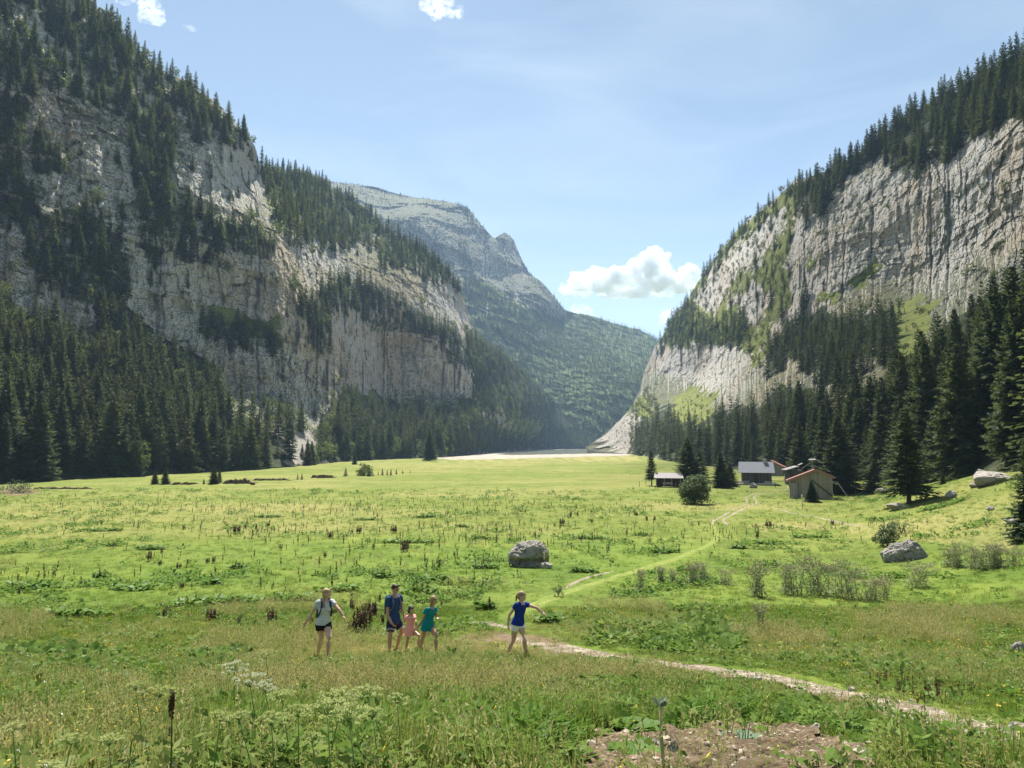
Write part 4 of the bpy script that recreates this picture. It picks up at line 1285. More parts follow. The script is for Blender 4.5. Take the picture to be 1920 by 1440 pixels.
def etube(mb, secs, n=20):
    """elliptical tube; secs: (centre, side axis, front axis, half width, half depth)"""
    o = len(mb.v)
    for c, l, f, a, b in secs:
        for i in range(n):
            t = 2 * math.pi * i / n
            mb.v.append(tuple(c + l * (a * math.cos(t)) + f * (b * math.sin(t))))
    for k in range(len(secs) - 1):
        for i in range(n):
            j = (i + 1) % n
            mb.f.append((o + k * n + i, o + k * n + j, o + k * n + n + j, o + k * n + n + i))
    mb.f.append(tuple(o + i for i in reversed(range(n))))
    e = o + (len(secs) - 1) * n
    mb.f.append(tuple(e + i for i in range(n)))
    return mb


def fuse(mb, name, m, vox, parent, smooth_n=3):
    """grow the pieces together into one continuous surface"""
    me = mb.mesh("tmp", m)
    o = bpy.data.objects.new("tmp", me)
    COL.objects.link(o)
    md = o.modifiers.new("r", "REMESH"); md.mode = "VOXEL"; md.voxel_size = vox; md.use_smooth_shade = True
    sm = o.modifiers.new("s", "SMOOTH"); sm.iterations = smooth_n; sm.factor = .5
    dg = bpy.context.evaluated_depsgraph_get()
    out = bpy.data.meshes.new_from_object(o.evaluated_get(dg))
    bpy.data.objects.remove(o)
    out.name = name
    out.materials.clear(); out.materials.append(m)
    out.polygons.foreach_set("use_smooth", np.ones(len(out.polygons), bool))
    return obj_me(name, out, parent)


def hand(mb, wrist, tip, palm_dir, s, curl=.5, side=1):
    """palm, four fingers of unequal length with bends, and a thumb on the side"""
    w = Vector(wrist); d = (Vector(tip) - w).normalized()
    pn = Vector(palm_dir); pn = (pn - d * pn.dot(d)).normalized()
    x = d.cross(pn) * side
    R = Matrix((x, d, pn)).transposed()
    ico(mb, w + d * .045 * s, (.040 * s, .052 * s, .016 * s), R)
    for k, (off, L) in enumerate(((-.029, .062), (-.010, .076), (.010, .072), (.028, .056))):
        a = w + d * .085 * s + x * off * s
        b = a + (d * math.cos(curl * .6) + pn * math.sin(curl * .6)) * L * .5 * s
        c = b + (d * math.cos(curl * 1.8) + pn * math.sin(curl * 1.8)) * L * .5 * s
        limb(mb, [a - d * .02 * s, a, b, c], [.0098 * s, .0095 * s, .0088 * s, .0075 * s])
    a = w + d * .03 * s - x * .036 * s
    b = a + (d * .7 - x * .6 + pn * .35).normalized() * .034 * s
    limb(mb, [a, b, b + (d * .9 + pn * .45).normalized() * .028 * s], [.0125 * s, .011 * s, .0085 * s])


def person(label, spot, s, fwd, S, Hc, arms, legs, head, face, skin, hair, build, group=None):
    """joints come in world space, s is size against a 1.70 m adult"""
    root = empty("person", spot)
    tag(root, label, "person", group)
    o = Vector(spot)
    L = lambda v: Vector(v) - o
    S, Hc, head = L(S), L(Hc), L(head)
    u = (S - Hc).normalized()
    f = Vector(fwd).normalized(); l = u.cross(f).normalized(); f = l.cross(u)
    tl = (S - Hc).length
    k = tl / .50
    b = MB()
    bw = build.get("wide", 1.0)
    SEC = [(-.10, .135, .10), (0, .165, .118), (.08, .155, .112), (.18, .122, .092), (.30, .145, .108), (.40, .168, .112), (.47, .135, .085), (.52, .06, .055)]
    sec = lambda add, lo, hi, fl=0.0: [(Hc + u * (z * k), l, f, (a * s * bw + add + fl * max(0, (.30 - z))), (d * s * bw + add + fl * max(0, (.30 - z)))) for z, a, d in SEC if lo <= z <= hi]
    etube(b, sec(0, -1, 1))
    hw = .172 * s * bw
    sh = [S - u * .045 * s + l * hw, S - u * .045 * s - l * hw]       # her left, her right
    limb(b, [sh[0], S - u * .02 * s, sh[1]], [.052 * s, .062 * s, .052 * s])
    # head, turned by its own face direction
    hf = Vector(face).normalized(); up = (Vector((0, 0, 1)) + u * .3).normalized()
    hl = up.cross(hf).normalized(); hu = hf.cross(hl).normalized()
    R = Matrix((hl, hf, hu)).transposed()
    hs = build.get("head", 1.0) * s
    limb(b, [S - u * .03 * s, head - hu * .06 * hs - hf * .01 * hs], [.062 * s, .052 * s])
    ico(b, head + hu * .015 * hs - hf * .008 * hs, (.076 * hs, .094 * hs, .100 * hs), R, 3)
    ico(b, head - hu * .055 * hs + hf * .032 * hs, (.054 * hs, .056 * hs, .058 * hs), R, 3)
    limb(b, [head + hu * .018 * hs + hf * .084 * hs, head - hu * .022 * hs + hf * .103 * hs], [.010 * hs, .0145 * hs])
    ico(b, head - hu * .058 * hs + hf * .084 * hs, (.024 * hs, .010 * hs, .009 * hs), R)
    for sg in (1, -1): ico(b, head - hu * .008 * hs + hl * sg * .078 * hs - hf * .008 * hs, (.010 * hs, .020 * hs, .030 * hs), R)
    ar = build.get("arm", 1.0) * s
    A = []
    for i, (el, wr, tip, palm, curl) in enumerate(arms):
        el, wr, tip = L(el), L(wr), L(tip)
        A.append((sh[i], el, wr))
        m1 = sh[i].lerp(el, .45); m2 = el.lerp(wr, .3)
        limb(b, [sh[i], m1, el, m2, wr], [.052 * ar, .046 * ar, .038 * ar, .039 * ar, .026 * ar])
        hand(b, wr, tip, palm, s * 1.02, curl, 1 if i == 0 else -1)
    lr = build.get("leg", 1.0) * s
    Lg = []
    for i, (kn, an, toe) in enumerate(legs):
        kn, an, toe = L(kn), L(an), L(toe)
        hp = Hc + l * (.088 * s * (1 if i == 0 else -1)) - u * .03 * s
        Lg.append((hp, kn, an, toe))
        back = (an - kn).cross(l).normalized() * (1 if (an - kn).cross(l).dot(f) < 0 else -1)
        m1 = hp.lerp(kn, .45); m2 = kn.lerp(an, .32) + back * .018 * lr
        limb(b, [hp, m1, kn, m2, kn.lerp(an, .7), an], [.098 * lr, .084 * lr, .056 * lr, .056 * lr, .042 * lr, .036 * lr])
        fd = (toe - an); fd.z = 0
        fd = fd.normalized()
        limb(b, [an - Vector((0, 0, .035 * s)) - fd * .035 * s, an - Vector((0, 0, .045 * s)) + fd * .06 * s, an - Vector((0, 0, .055 * s)) + fd * .14 * s], [.034 * s, .036 * s, .026 * s])
    if build.get("bust"):
        for sg in (1, -1): ico(b, Hc + u * .33 * k + l * sg * .075 * s + f * .085 * s, .062 * s)
    body = fuse(b, "body", SK[skin], .0075 * max(s, .72), root, 2)
    # eyes
    for sg in (1, -1):
        ico(MB(), (0, 0, 0), 1)
        e = MB(); ico(e, head + hu * .012 * hs + hl * sg * .032 * hs + hf * .078 * hs, (.013 * hs, .008 * hs, .008 * hs), R)
        eo = e.build("eye", EYEW, root, True)
        p_ = MB(); ico(p_, head + hu * .012 * hs + hl * sg * .032 * hs + hf * .086 * hs, .006 * hs)
        p_.build("pupil", EYED, eo, True)
    # hair
    h = MB()
    ico(h, head + hu * .036 * hs - hf * .026 * hs, (.086 * hs, .096 * hs, .094 * hs), R, 3)
    st = build.get("style")
    if st == "short":
        ico(h, head + hu * .066 * hs + hf * .004 * hs, (.068 * hs, .078 * hs, .052 * hs), R, 3)
    else:
        ico(h, head - hu * .02 * hs - hf * .052 * hs, (.080 * hs, .058 * hs, .090 * hs), R, 3)
        ico(h, head + hu * .074 * hs + hf * .006 * hs, (.066 * hs, .072 * hs, .042 * hs), R, 3)
    if st == "braid":
        q = head - hu * .05 * hs - hf * .05 * hs + hl * -.06 * hs
        limb(h, [q, S + u * .02 * s + f * .07 * s - l * .07 * s, S - u * .08 * s + f * .125 * s - l * .05 * s, S - u * .19 * s + f * .135 * s - l * .045 * s], [.036 * hs, .030 * hs, .024 * hs, .014 * hs])
    if st == "bob":
        for sg in (1, -1): limb(h, [head + hl * sg * .072 * hs + hu * .02 * hs - hf * .02 * hs, head + hl * sg * .074 * hs - hu * .085 * hs - hf * .025 * hs], [.034 * hs, .030 * hs])
        ico(h, head - hu * .06 * hs - hf * .06 * hs, (.078 * hs, .045 * hs, .07 * hs), R)
    if st == "long":
        ico(h, head + hu * .10 * hs - hf * .03 * hs, (.042 * hs, .042 * hs, .030 * hs), R)
        for sg in (1, -1): limb(h, [head + hl * sg * .07 * hs + hu * .03 * hs, head + hl * sg * .075 * hs - hu * .10 * hs + hf * .01 * hs, head + hl * sg * .07 * hs - hu * .17 * hs + hf * .0 * hs], [.032 * hs, .028 * hs, .014 * hs])
    if st == "tail":
        limb(h, [head + hu * .03 * hs - hf * .11 * hs, head - hu * .07 * hs - hf * .14 * hs, head - hu * .18 * hs - hf * .12 * hs], [.034 * hs, .034 * hs, .014 * hs])
    fuse(h, "hair", SK[hair], .009 * s, root, 2)
    # upper garment
    g = MB()
    lo, fl, sleeve, gm = build["top"]
    extra = [(Hc + u * (lo * k), l, f, .172 * s * bw + .02 * s + fl * (.3 - lo), .122 * s * bw + .02 * s + fl * (.3 - lo))]
    etube(g, extra + [q for q in sec(.016 * s, lo + .01, .475, fl)])
    limb(g, [sh[0], S - u * .035 * s, sh[1]], [.066 * s, .066 * s, .066 * s])
    for a0, el, wr in A:
        if sleeve > 0:
            g.tube([a0, a0.lerp(el, sleeve)], [.068 * ar, .060 * ar + .006], 14)
            if build.get("frill"):
                q = a0.lerp(el, sleeve)
                g.tube([a0.lerp(el, .1), q], [.06 * ar, .098 * ar], 14)
    if build.get("bust"):
        for sg in (1, -1): ico(g, Hc + u * .325 * k + l * sg * .072 * s + f * .092 * s, .070 * s)
    top = fuse(g, build.get("top_name", "shirt"), CL[gm], .009 * s, root, 3)
    if build.get("collar"):
        c_ = MB(); V = []; n = 48
        for j in range(4):
            for i in range(n):
                t = 2 * math.pi * i / n
                r_ = (.085 + .042 * j) * s * (1 + (.07 * j / 3) * math.sin(9 * t))
                V.append(tuple(S + u * (.012 - .030 * j) * s + l * r_ * 1.18 * math.cos(t) + f * r_ * math.sin(t)))
        c_.v = V
        for j in range(3):
            for i in range(n):
                i2 = (i + 1) % n
                c_.f.append((j * n + i, j * n + i2, j * n + n + i2, j * n + n + i))
        ru = c_.build("ruffle", CL[gm], root, True)
        so_ = ru.modifiers.new("thick", "SOLIDIFY"); so_.thickness = .006
    # lower garment
    if build.get("shorts"):
        frac, gm2, add = build["shorts"]
        g = MB()
        etube(g, [(Hc + u * (-.09 * k), l, f, .150 * s * bw + add, .112 * s + add)] + sec(.010 * s, -.02, .12))
        for hp, kn, an, toe in Lg:
            q = hp.lerp(kn, frac)
            g.tube([hp + u * .02 * s, hp.lerp(kn, frac * .5), q], [.104 * lr + add, .10 * lr + add, (.088 + .02 * (1 - frac)) * lr + add], 16)
        sh_o = fuse(g, "shorts", CL[gm2], .009 * s, root, 2)
        if build.get("cuff"):
            for hp, kn, an, toe in Lg:
                c_ = MB(); q = hp.lerp(kn, frac); q0 = hp.lerp(kn, frac - .09)
                c_.tube([q0, q], [.098 * lr + add, .096 * lr + add], 18)
                c_.build("cuff", CL["cuff"], sh_o, True)
    # shoes
    for hp, kn, an, toe in Lg:
        fd = toe - an; fd.z = 0; fd = fd.normalized()
        c_ = MB()
        z = Vector((0, 0, 1))
        limb(c_, [an - z * .045 * s - fd * .045 * s, an - z * .055 * s + fd * .07 * s, an - z * .062 * s + fd * .165 * s], [.044 * s, .043 * s, .034 * s])
        limb(c_, [an - z * .03 * s - fd * .02 * s, an + z * .012 * s - fd * .01 * s], [.042 * s, .042 * s])
        c_.tube([an - z * .085 * s - fd * .07 * s, an - z * .085 * s + fd * .18 * s], [.036 * s, .034 * s], 10)
        fuse(c_, "shoe", CL[build.get("shoe", "shoe")], .008 * s, root, 1)
    return dict(root=root, S=S + o, Hc=Hc + o, u=u, l=l, f=f, s=s, head=head + o, hf=hf, hl=hl, hu=hu, hs=hs)


def backpack(pn, label, bag, strap):
    S, u, l, f, s = pn["S"], pn["u"], pn["l"], pn["f"], pn["s"]
    base = S - u * .5 * s - f * .2 * s
    root = empty("backpack", base)
    tag(root, label, "backpack")
    b = MB()
    c = S - u * .24 * s - f * .20 * s - base
    etube(b, [(c + u * z * s, l, f, a * s, d * s) for z, a, d in ((-.24, .10, .05), (-.21, .135, .085), (0, .14, .095), (.17, .13, .08), (.23, .09, .045))])
    fuse(b, "bag", bag, .012, root, 3)
    for sg in (1, -1):
        q = [S + u * .01 * s - f * .10 * s + l * sg * .085 * s, S + u * .045 * s + l * sg * .095 * s, S - u * .03 * s + f * .100 * s + l * sg * .10 * s, S - u * .16 * s + f * .142 * s + l * sg * .115 * s,
             S - u * .30 * s + f * .105 * s + l * sg * .145 * s, S - u * .40 * s - f * .02 * s + l * sg * .172 * s, S - u * .42 * s - f * .12 * s + l * sg * .12 * s]
        m_ = MB()
        for a_, b_ in zip(q[:-1], q[1:]): m_.bar(a_ - base, b_ - base, .045 * s, .014 * s)
        m_.build("strap", strap, root)


def jw(scale, ox, oy, Y0):
    """joint from a zoomed crop of the photograph: crop pixel and depth offset"""
    return lambda zx, zy, dy=0.0: atv(ox + zx / scale, oy + zy / scale, Y0 + dy)


def plant_foot(p, h):
    """ankle height above the turf"""
    return Vector((p.x, p.y, float(ground(p.x, p.y)) + h))


def ankle(J, zx, zy, dy, s):
    p = J(zx, zy, dy)
    return plant_foot(p, .085 * s)


# woman in the striped shirt
J = jw(6, 540, 1060, 17.0)
s = 1.0
sp = J(400, 1015); sp.z = float(ground(sp.x, sp.y))
a1, a2 = ankle(J, 450, 985, -.20, s), ankle(J, 328, 968, .22, s)
W1 = person("woman in a striped white shirt and black shorts, walking apart from the others", sp, s, (.50, -.86, 0), J(418, 392), J(398, 650),
            [(J(575, 500, -.05), J(622, 568, -.10), J(652, 615, -.14), (0, -.3, -1), .7), (J(262, 552, .05), J(205, 632, .08), J(178, 682, .08), (.3, -.5, 0), .6)],
            [(J(462, 812, -.28), a1, a1 + Vector((.07, -.12, 0))), (J(378, 815, .02), a2, a2 + Vector((.06, -.12, 0)))],
            J(437, 318), (.92, .12, -.06), "light", "blond", dict(wide=.97, bust=True, style="braid", top=(-.02, .03, .42, "white_stripe"), shorts=(.36, "black", .008), leg=1.0))
backpack(W1, "dark backpack worn by the woman in the striped shirt", CL["bag"], CL["strap"])
# man in the navy shirt
J = jw(6, 540, 1060, 19.0)
s = 1.06
sp = J(1180, 935); sp.z = float(ground(sp.x, sp.y))
a1, a2 = ankle(J, 1140, 905, -.30, s), ankle(J, 1215, 900, .30, s)
MAN = person("man in a navy shirt and dark shorts holding the small girl by the hand", sp, s, (.72, -.69, 0), J(1192, 345), J(1190, 628),
             [(J(1282, 478, .12), J(1298, 552, .06), J(1312, 590, .02), (-.5, -.5, 0), .9), (J(1122, 560, -.12), J(1168, 652, -.25), J(1195, 690, -.28), (.6, .3, .2), 1.1)],
             [(J(1285, 735, .05), a2, a2 + Vector((.15, -.06, 0))), (J(1152, 770, -.26), a1, a1 + Vector((.14, -.09, 0)))],
             J(1208, 266), (.80, -.58, -.16), "tan", "dark", dict(wide=1.06, style="short", arm=1.15, leg=1.02, top=(-.04, .01, .45, "navy"), shorts=(.74, "denim", .014), cuff=True, shoe="sandal"))
backpack(MAN, "dark blue backpack with pale webbing worn by the man", CL["bag"], cloth_mat("pale_webbing", (.10, .13, .19)))
gl = MB()
hh = MAN["head"] - MAN["root"].location
for sg in (1, -1):
    ico(gl, hh + MAN["hu"] * .012 * 1.06 + MAN["hl"] * sg * .033 + MAN["hf"] * .098, (.027, .010, .019), Matrix((MAN["hl"], MAN["hf"], MAN["hu"])).transposed())
    gl.bar(hh + MAN["hu"] * .016 + MAN["hl"] * sg * .060 + MAN["hf"] * .09, hh + MAN["hu"] * .012 + MAN["hl"] * sg * .088 - MAN["hf"] * .01, .006)
gl.bar(hh + MAN["hu"] * .018 + MAN["hl"] * .02 + MAN["hf"] * .104, hh + MAN["hu"] * .018 - MAN["hl"] * .02 + MAN["hf"] * .104, .006)
gl.build("glasses", CL["lens"], MAN["root"], True)
# small girl in pink
J = jw(6, 540, 1060, 18.7)
s = .70
sp = J(1390, 940); sp.z = float(ground(sp.x, sp.y))
a1, a2 = ankle(J, 1465, 900, -.10, s), ankle(J, 1322, 915, .12, s)
person("small dark-haired girl in a pink ruffled playsuit between the man and a bigger girl", sp, s, (.66, -.75, 0), J(1380, 562), J(1370, 728),
       [(J(1440, 640, -.12), J(1440, 702, -.2), J(1432, 735, -.24), (-.4, .3, 0), .7), (J(1308, 640, .05), J(1308, 598, .1), J(1311, 575, .12), (.5, -.3, 0), .8)],
       [(J(1478, 790, -.18), a1, a1 + Vector((.12, -.06, 0))), (J(1352, 818, .0), a2, a2 + Vector((.12, -.07, 0)))],
       J(1388, 500), (.72, -.68, -.18), "tan", "dark", dict(head=1.22, style="bob", top=(-.17, .10, .32, "pink"), collar=True, top_name="playsuit", shoe="sandal", shorts=(.34, "pink", .02)))
# girl in teal
J = jw(6, 540, 1060, 18.1)
s = .87
sp = J(1575, 955); sp.z = float(ground(sp.x, sp.y))
a1, a2 = ankle(J, 1668, 925, -.12, s), ankle(J, 1482, 935, .15, s)
person("girl in a teal frilled top and denim shorts leading the small girl along", sp, s, (.74, -.67, 0), J(1612, 478), J(1572, 672),
       [(J(1672, 560, .12), J(1668, 592, -.02), J(1690, 596, -.1), (0, 0, -1), .6), (J(1515, 612, -.05), J(1460, 702, .05), J(1432, 735, .12), (.5, .3, 0), .9)],
       [(J(1672, 795, -.14), a1, a1 + Vector((.10, -.09, 0))), (J(1520, 805, .02), a2, a2 + Vector((.13, -.08, 0)))],
       J(1640, 398), (.74, -.52, -.42), "tan", "lightbrown", dict(head=1.1, style="long", wide=.98, top=(-.13, .09, .34, "teal"), frill=True, shorts=(.34, "jean", .008)))
# girl in blue
J = jw(9, 900, 1080, 16.5)
s = .90
sp = J(640, 1310); sp.z = float(ground(sp.x, sp.y))
a1, a2 = ankle(J, 790, 1300, -.10, s), ankle(J, 452, 1290, .16, s)
person("girl in a royal blue shirt and white shorts striding ahead with one arm out", sp, s, (.70, -.71, 0), J(700, 452), J(640, 790),
       [(J(955, 535, .05), J(1060, 612, .02), J(1112, 662, -.02), (0, -.2, -1), .5), (J(492, 665, .0), J(470, 835, -.04), J(478, 905, -.06), (.6, .2, 0), .7)],
       [(J(752, 1090, -.18), a1, a1 + Vector((.13, -.08, 0))), (J(565, 1085, .04), a2, a2 + Vector((.14, -.06, 0)))],
       J(712, 345), (.82, -.48, -.32), "light", "lightbrown", dict(head=1.08, style="tail", wide=.98, top=(-.04, .06, .34, "blue"), shorts=(.34, "white", .012)))
# far figure by the house
p = hit(1378, 891)
k = p.y / F
fb = MB()
hgt = 1.65
limb(fb, [(-.09, 0, .05), (-.08, 0, .8)], [.06, .09]); limb(fb, [(.09, 0, .05), (.08, 0, .8)], [.06, .09])
etube(fb, [(Vector((0, 0, z)), Vector((1, 0, 0)), Vector((0, 1, 0)), a, b) for z, a, b in ((.78, .15, .11), (1.0, .14, .10), (1.3, .19, .12), (1.42, .12, .08))])
limb(fb, [(-.2, 0, 1.36), (-.26, 0, 1.05), (-.22, -.1, .85)], [.05, .04, .03]); limb(fb, [(.2, 0, 1.36), (.27, 0, 1.08), (.2, -.12, .9)], [.05, .04, .03])
ico(fb, (0, 0, 1.54), (.08, .1, .12), None, 3); limb(fb, [(0, 0, 1.36), (0, 0, 1.48)], [.05, .05])
rt = empty("person", p)
tag(rt, "distant person in a white top standing on the grass beside the grey-roofed house", "person")
fuse(fb, "body", SK["tan"], .03, rt, 1)
tb = MB(); etube(tb, [(Vector((0, 0, z)), Vector((1, 0, 0)), Vector((0, 1, 0)), a, b) for z, a, b in ((.86, .18, .14), (1.1, .17, .13), (1.34, .215, .14), (1.42, .13, .09))])
for sg in (1, -1): tb.tube([(sg * .19, 0, 1.36), (sg * .25, 0, 1.12)], [.075, .07], 10)
fuse(tb, "shirt", CL["white"], .03, rt, 1)
sb = MB()
for sg in (1, -1): sb.tube([(sg * .08, 0, .9), (sg * .085, 0, .45)], [.125, .10], 10)
fuse(sb, "shorts", CL["black"], .03, rt, 1)
hb_ = MB(); ico(hb_, (0, .02, 1.585), (.088, .105, .09), None, 2)
hb_.build("hair", SK["brown"], rt, True)
# ------------------------------------------------------------------ the huts
def m_planks(name, lo, hi, width=.22):
    t = NT(name)
    sx = t.n("SeparateXYZ"); t.t.links.new(t.coord(), sx.inputs[0])
    u = t.math("DIVIDE", t.math("ADD", sx.outputs[0], sx.outputs[1]), width)
    fl = t.math("FLOOR", u)
    wn = t.n("TexWhiteNoise", noise_dimensions="1D"); t.set(wn.inputs["W"], fl)
    fr = t.math("FRACT", u)
    grain = t.noise(t.coord(9, 9, .7), 1, 5, .7)
    c = t.mix(t.math("ADD", t.math("MULTIPLY", wn.outputs["Value"], .6), t.math("MULTIPLY", grain, .5)), lo, hi)
    gap = t.ramp(fr, [(0.0, 1.0), (.07, 0.0), (.93, 0.0), (1.0, 1.0)])
    c = t.mix(gap, c, [v * .2 for v in lo])
    t.principled(c, .9, t.bump(t.math("SUBTRACT", grain, gap), .5, .04), .1)
    return t.m


def m_corrugated(name, col, metal=.0, rough=.5):
    t = NT(name)
    w_ = t.n("TexWave", wave_type="BANDS", bands_direction="X"); t.set(w_.inputs["Vector"], t.coord()); w_.inputs["Scale"].default_value = 1.3
    n = t.noise(t.coord(.8, .8, .8), 1, 5)
    t.principled(t.mix(n, [v * .85 for v in col], [min(1, v * 1.1) for v in col]), rough, t.bump(w_.outputs["Fac"], .4, .03), .08, metal)
    return t.m


M["wood_grey"] = m_planks("weathered_planks", (.205, .17, .135), (.40, .34, .275))
M["wood_dark"] = m_planks("dark_planks", (.06, .052, .05), (.14, .125, .115), .2)
M["beam"] = flat_mat("grey_beam", (.34, .29, .24), .9, .4, 4)
M["roof_metal"] = m_corrugated("metal_roof", (.205, .215, .235), .0, .85)
M["roof_red"] = m_corrugated("red_roof", (.33, .165, .13), 0, .6)
M["roof_pale"] = m_corrugated("pale_roof", (.24, .225, .215), 0, .6)
M["masonry"] = m_boulder("masonry", (.30, .26, .22), (.50, .45, .40), (.36, .32, .26))
M["void"] = flat_mat("dark_inside", (.012, .011, .010), .9, .1)


def slab(mb, a, b, c, d, t):
    """thick quad, thickness t along its own normal"""
    a, b, c, d = (Vector(q) for q in (a, b, c, d))
    n = (b - a).cross(d - a).normalized() * t
    mb.hexa([a, b, c, d, a + n, b + n, c + n, d + n])


# timber barn with a red-edged roof, gable towards us
k = 124 / F
p = gpt(1524, 124); p.z = float(at(1524, 931, 124)[2])
root = empty("barn", p, math.radians(-20))
root.scale = (.93, .93, .93)
tag(root, "weathered timber barn with a red-edged gable roof and a plank leaning across its front", "barn")
X0, X1, XR, D_ = -4.05, 3.5, .75, 6.5
ZE0, ZR, ZE1 = 3.05, 5.0, 3.75
w_ = MB()
w_.add([(X0, 0, -.4), (X1, 0, -.4), (X1, 0, ZE1), (XR, 0, ZR), (X0, 0, ZE0), (X0, D_, -.4), (X1, D_, -.4), (X1, D_, ZE1), (XR, D_, ZR), (X0, D_, ZE0)],
       [(0, 1, 2, 3, 4), (5, 9, 8, 7, 6), (0, 4, 9, 5), (1, 6, 7, 2)])
w_.build("wall", M["wood_grey"], root)
e0, e1 = Vector((X0 - .45, 0, ZE0 - .2)), Vector((X1 + .55, 0, ZE1 - .18))
rg = Vector((XR, 0, ZR + .06))
rf = MB()
slab(rf, e0 + Vector((0, -.55, 0)), rg + Vector((0, -.55, 0)), rg + Vector((0, D_ + .5, 0)), e0 + Vector((0, D_ + .5, 0)), -.10)
slab(rf, rg + Vector((.002, -.55, 0)), e1 + Vector((0, -.55, 0)), e1 + Vector((0, D_ + .5, 0)), rg + Vector((.002, D_ + .5, 0)), -.10)
ro = rf.build("roof", M["roof_red"], root)
fb = MB()
for a_, b_ in ((e0, rg), (rg, e1)):
    fb.bar(a_ + Vector((0, -.60, .08)), b_ + Vector((0, -.60, .08)), .08, .42)
fb.build("bargeboard", M["roof_red"], ro)
MB().bar((XR - .9, -.12, 2.2 + 1.0), (X1 - .15, -.16, .25), .12, .34).build("brace", flat_mat("brown_brace", (.12, .09, .07), .9, .3, 4), root)
MB().bar((X0 + .9, -.06, 2.9), (X1 - .1, -.06, 2.95), .08, .14).build("rail", M["beam"], root)
for x_ in (X0 + .02, X1 - .02): MB().bar((x_, -.05, -.3), (x_, -.05, (ZE0 if x_ < 0 else ZE1) - .1), .18).build("corner_post", M["beam"], root)
MB().bar((XR, -.07, .1), (XR, -.07, ZR - .3), .10, .05).build("stud", M["beam"], root)
MB().box(X0 + .15, X0 + 1.35, -.55, -.05, -.4, 2.55).build("lean_to", m_planks("grey_board", (.22, .20, .18), (.34, .31, .28), .6), root)
MB().bar((X1 + .9, .4, 2.9), (X1 + 2.7, -.5, -.1), .12).build("prop", M["beam"], root)

# house with the grey metal roof, eaves towards us
p = gpt(1419, 172); p.z = float(at(1419, 906, 172)[2])
root = empty("house", p, math.radians(-18))
tag(root, "dark plank house with a big grey metal roof and a stone base", "house")
hw_, D_ = 3.55, 6.2
b = MB(); b.box(-hw_, hw_, 0, D_, .62, 2.75); b.box(-hw_, -.55, .002, D_, -.3, .62); b.box(.75, hw_, .002, D_, -.3, .62)
w_ = MB()
w_.add([(-hw_, 0, .0), (-.35, 0, .0), (-.35, 0, 2.05), (.35, 0, 2.05), (.35, 0, .0), (hw_, 0, .0), (hw_, 0, 2.75), (-hw_, 0, 2.75)], [(0, 1, 2, 7), (2, 3, 6, 7), (3, 4, 5, 6)])
w_.add([(-hw_, 0, 0), (-hw_, D_, 0), (-hw_, D_, 2.75), (-hw_, D_ / 2, 5.0), (-hw_, 0, 2.75)], [(4, 3, 2, 1, 0)])
w_.add([(hw_, 0, 0), (hw_, D_, 0), (hw_, D_, 2.75), (hw_, D_ / 2, 5.0), (hw_, 0, 2.75)], [(0, 1, 2, 3, 4)])
w_.add([(-hw_, D_, 0), (hw_, D_, 0), (hw_, D_, 2.75), (-hw_, D_, 2.75)], [(3, 2, 1, 0)])
w_.build("wall", M["wood_dark"], root)
st_ = MB(); st_.box(-hw_ - .06, -1.75, -.08, .3, -.5, .55); st_.box(1.7, hw_ + .06, -.08, .3, -.5, .55); st_.build("stone_base", M["masonry"], root)
dr = MB(); dr.box(-.35, .1, .35, .40, 0, 2.05)
dr.box(.1, .35, -.04, .01, 0, 2.05)
dr.build("door", flat_mat("brown_door", (.10, .055, .035), .8, .3), root)
MB().box(-.4, .4, .6, .7, -.1, 2.2).build("doorway", M["void"], root)
rf = MB()
zr = 5.15
slab(rf, (-hw_ - .75, -.85, 2.55), (hw_ + .75, -.85, 2.55), (hw_ + .6, D_ / 2, zr), (-hw_ - .6, D_ / 2, zr), .09)
slab(rf, (hw_ + .75, D_ + .85, 2.55), (-hw_ - .75, D_ + .85, 2.55), (-hw_ - .6, D_ / 2 + .003, zr), (hw_ + .6, D_ / 2 + .003, zr), .09)
ro = rf.build("roof", M["roof_metal"], root)
ch = MB(); ch.box(1.75, 2.5, D_ / 2 - .6, D_ / 2 + .1, 4.6, 5.85); ch.box(1.65, 2.6, D_ / 2 - .7, D_ / 2 + .2, 5.85, 5.97)
ch.build("chimney", m_boulder("chimney_stone", (.42, .38, .33), (.56, .52, .46), (.40, .38, .32)), ro)
MB().box(-hw_ - 2.6, hw_ + 1.3, -1.5, -.3, -.6, -.02).build("terrace", M["masonry"], root)

# hut with a red roof slope behind it
p = gpt(1455, 192)
p.z = float(at(1455, 891, 192)[2])
root = empty("hut", p, math.radians(-24))
tag(root, "grey plank hut with a red roof half hidden behind the metal-roofed house", "hut")
w_ = MB()
w_.add([(-3.5, 0, -.3), (2.0, 0, -.3), (2.0, 0, 2.5), (-1.2, 0, 4.1), (-3.5, 0, 2.9), (-3.5, 5, -.3), (2.0, 5, -.3), (2.0, 5, 2.5), (-1.2, 5, 4.1), (-3.5, 5, 2.9)], [(0, 1, 2, 3, 4), (5, 9, 8, 7, 6), (0, 4, 9, 5), (1, 6, 7, 2)])
w_.build("wall", M["wood_grey"], root)
rf = MB(); slab(rf, (-1.2, -.5, 4.12), (2.75, -.5, 2.15), (2.75, 5.4, 2.15), (-1.2, 5.4, 4.12), -.12); slab(rf, (-4.1, -.5, 2.65), (-1.202, -.5, 4.12), (-1.202, 5.4, 4.12), (-4.1, 5.4, 2.65), -.12)
rf.build("roof", M["roof_red"], root)

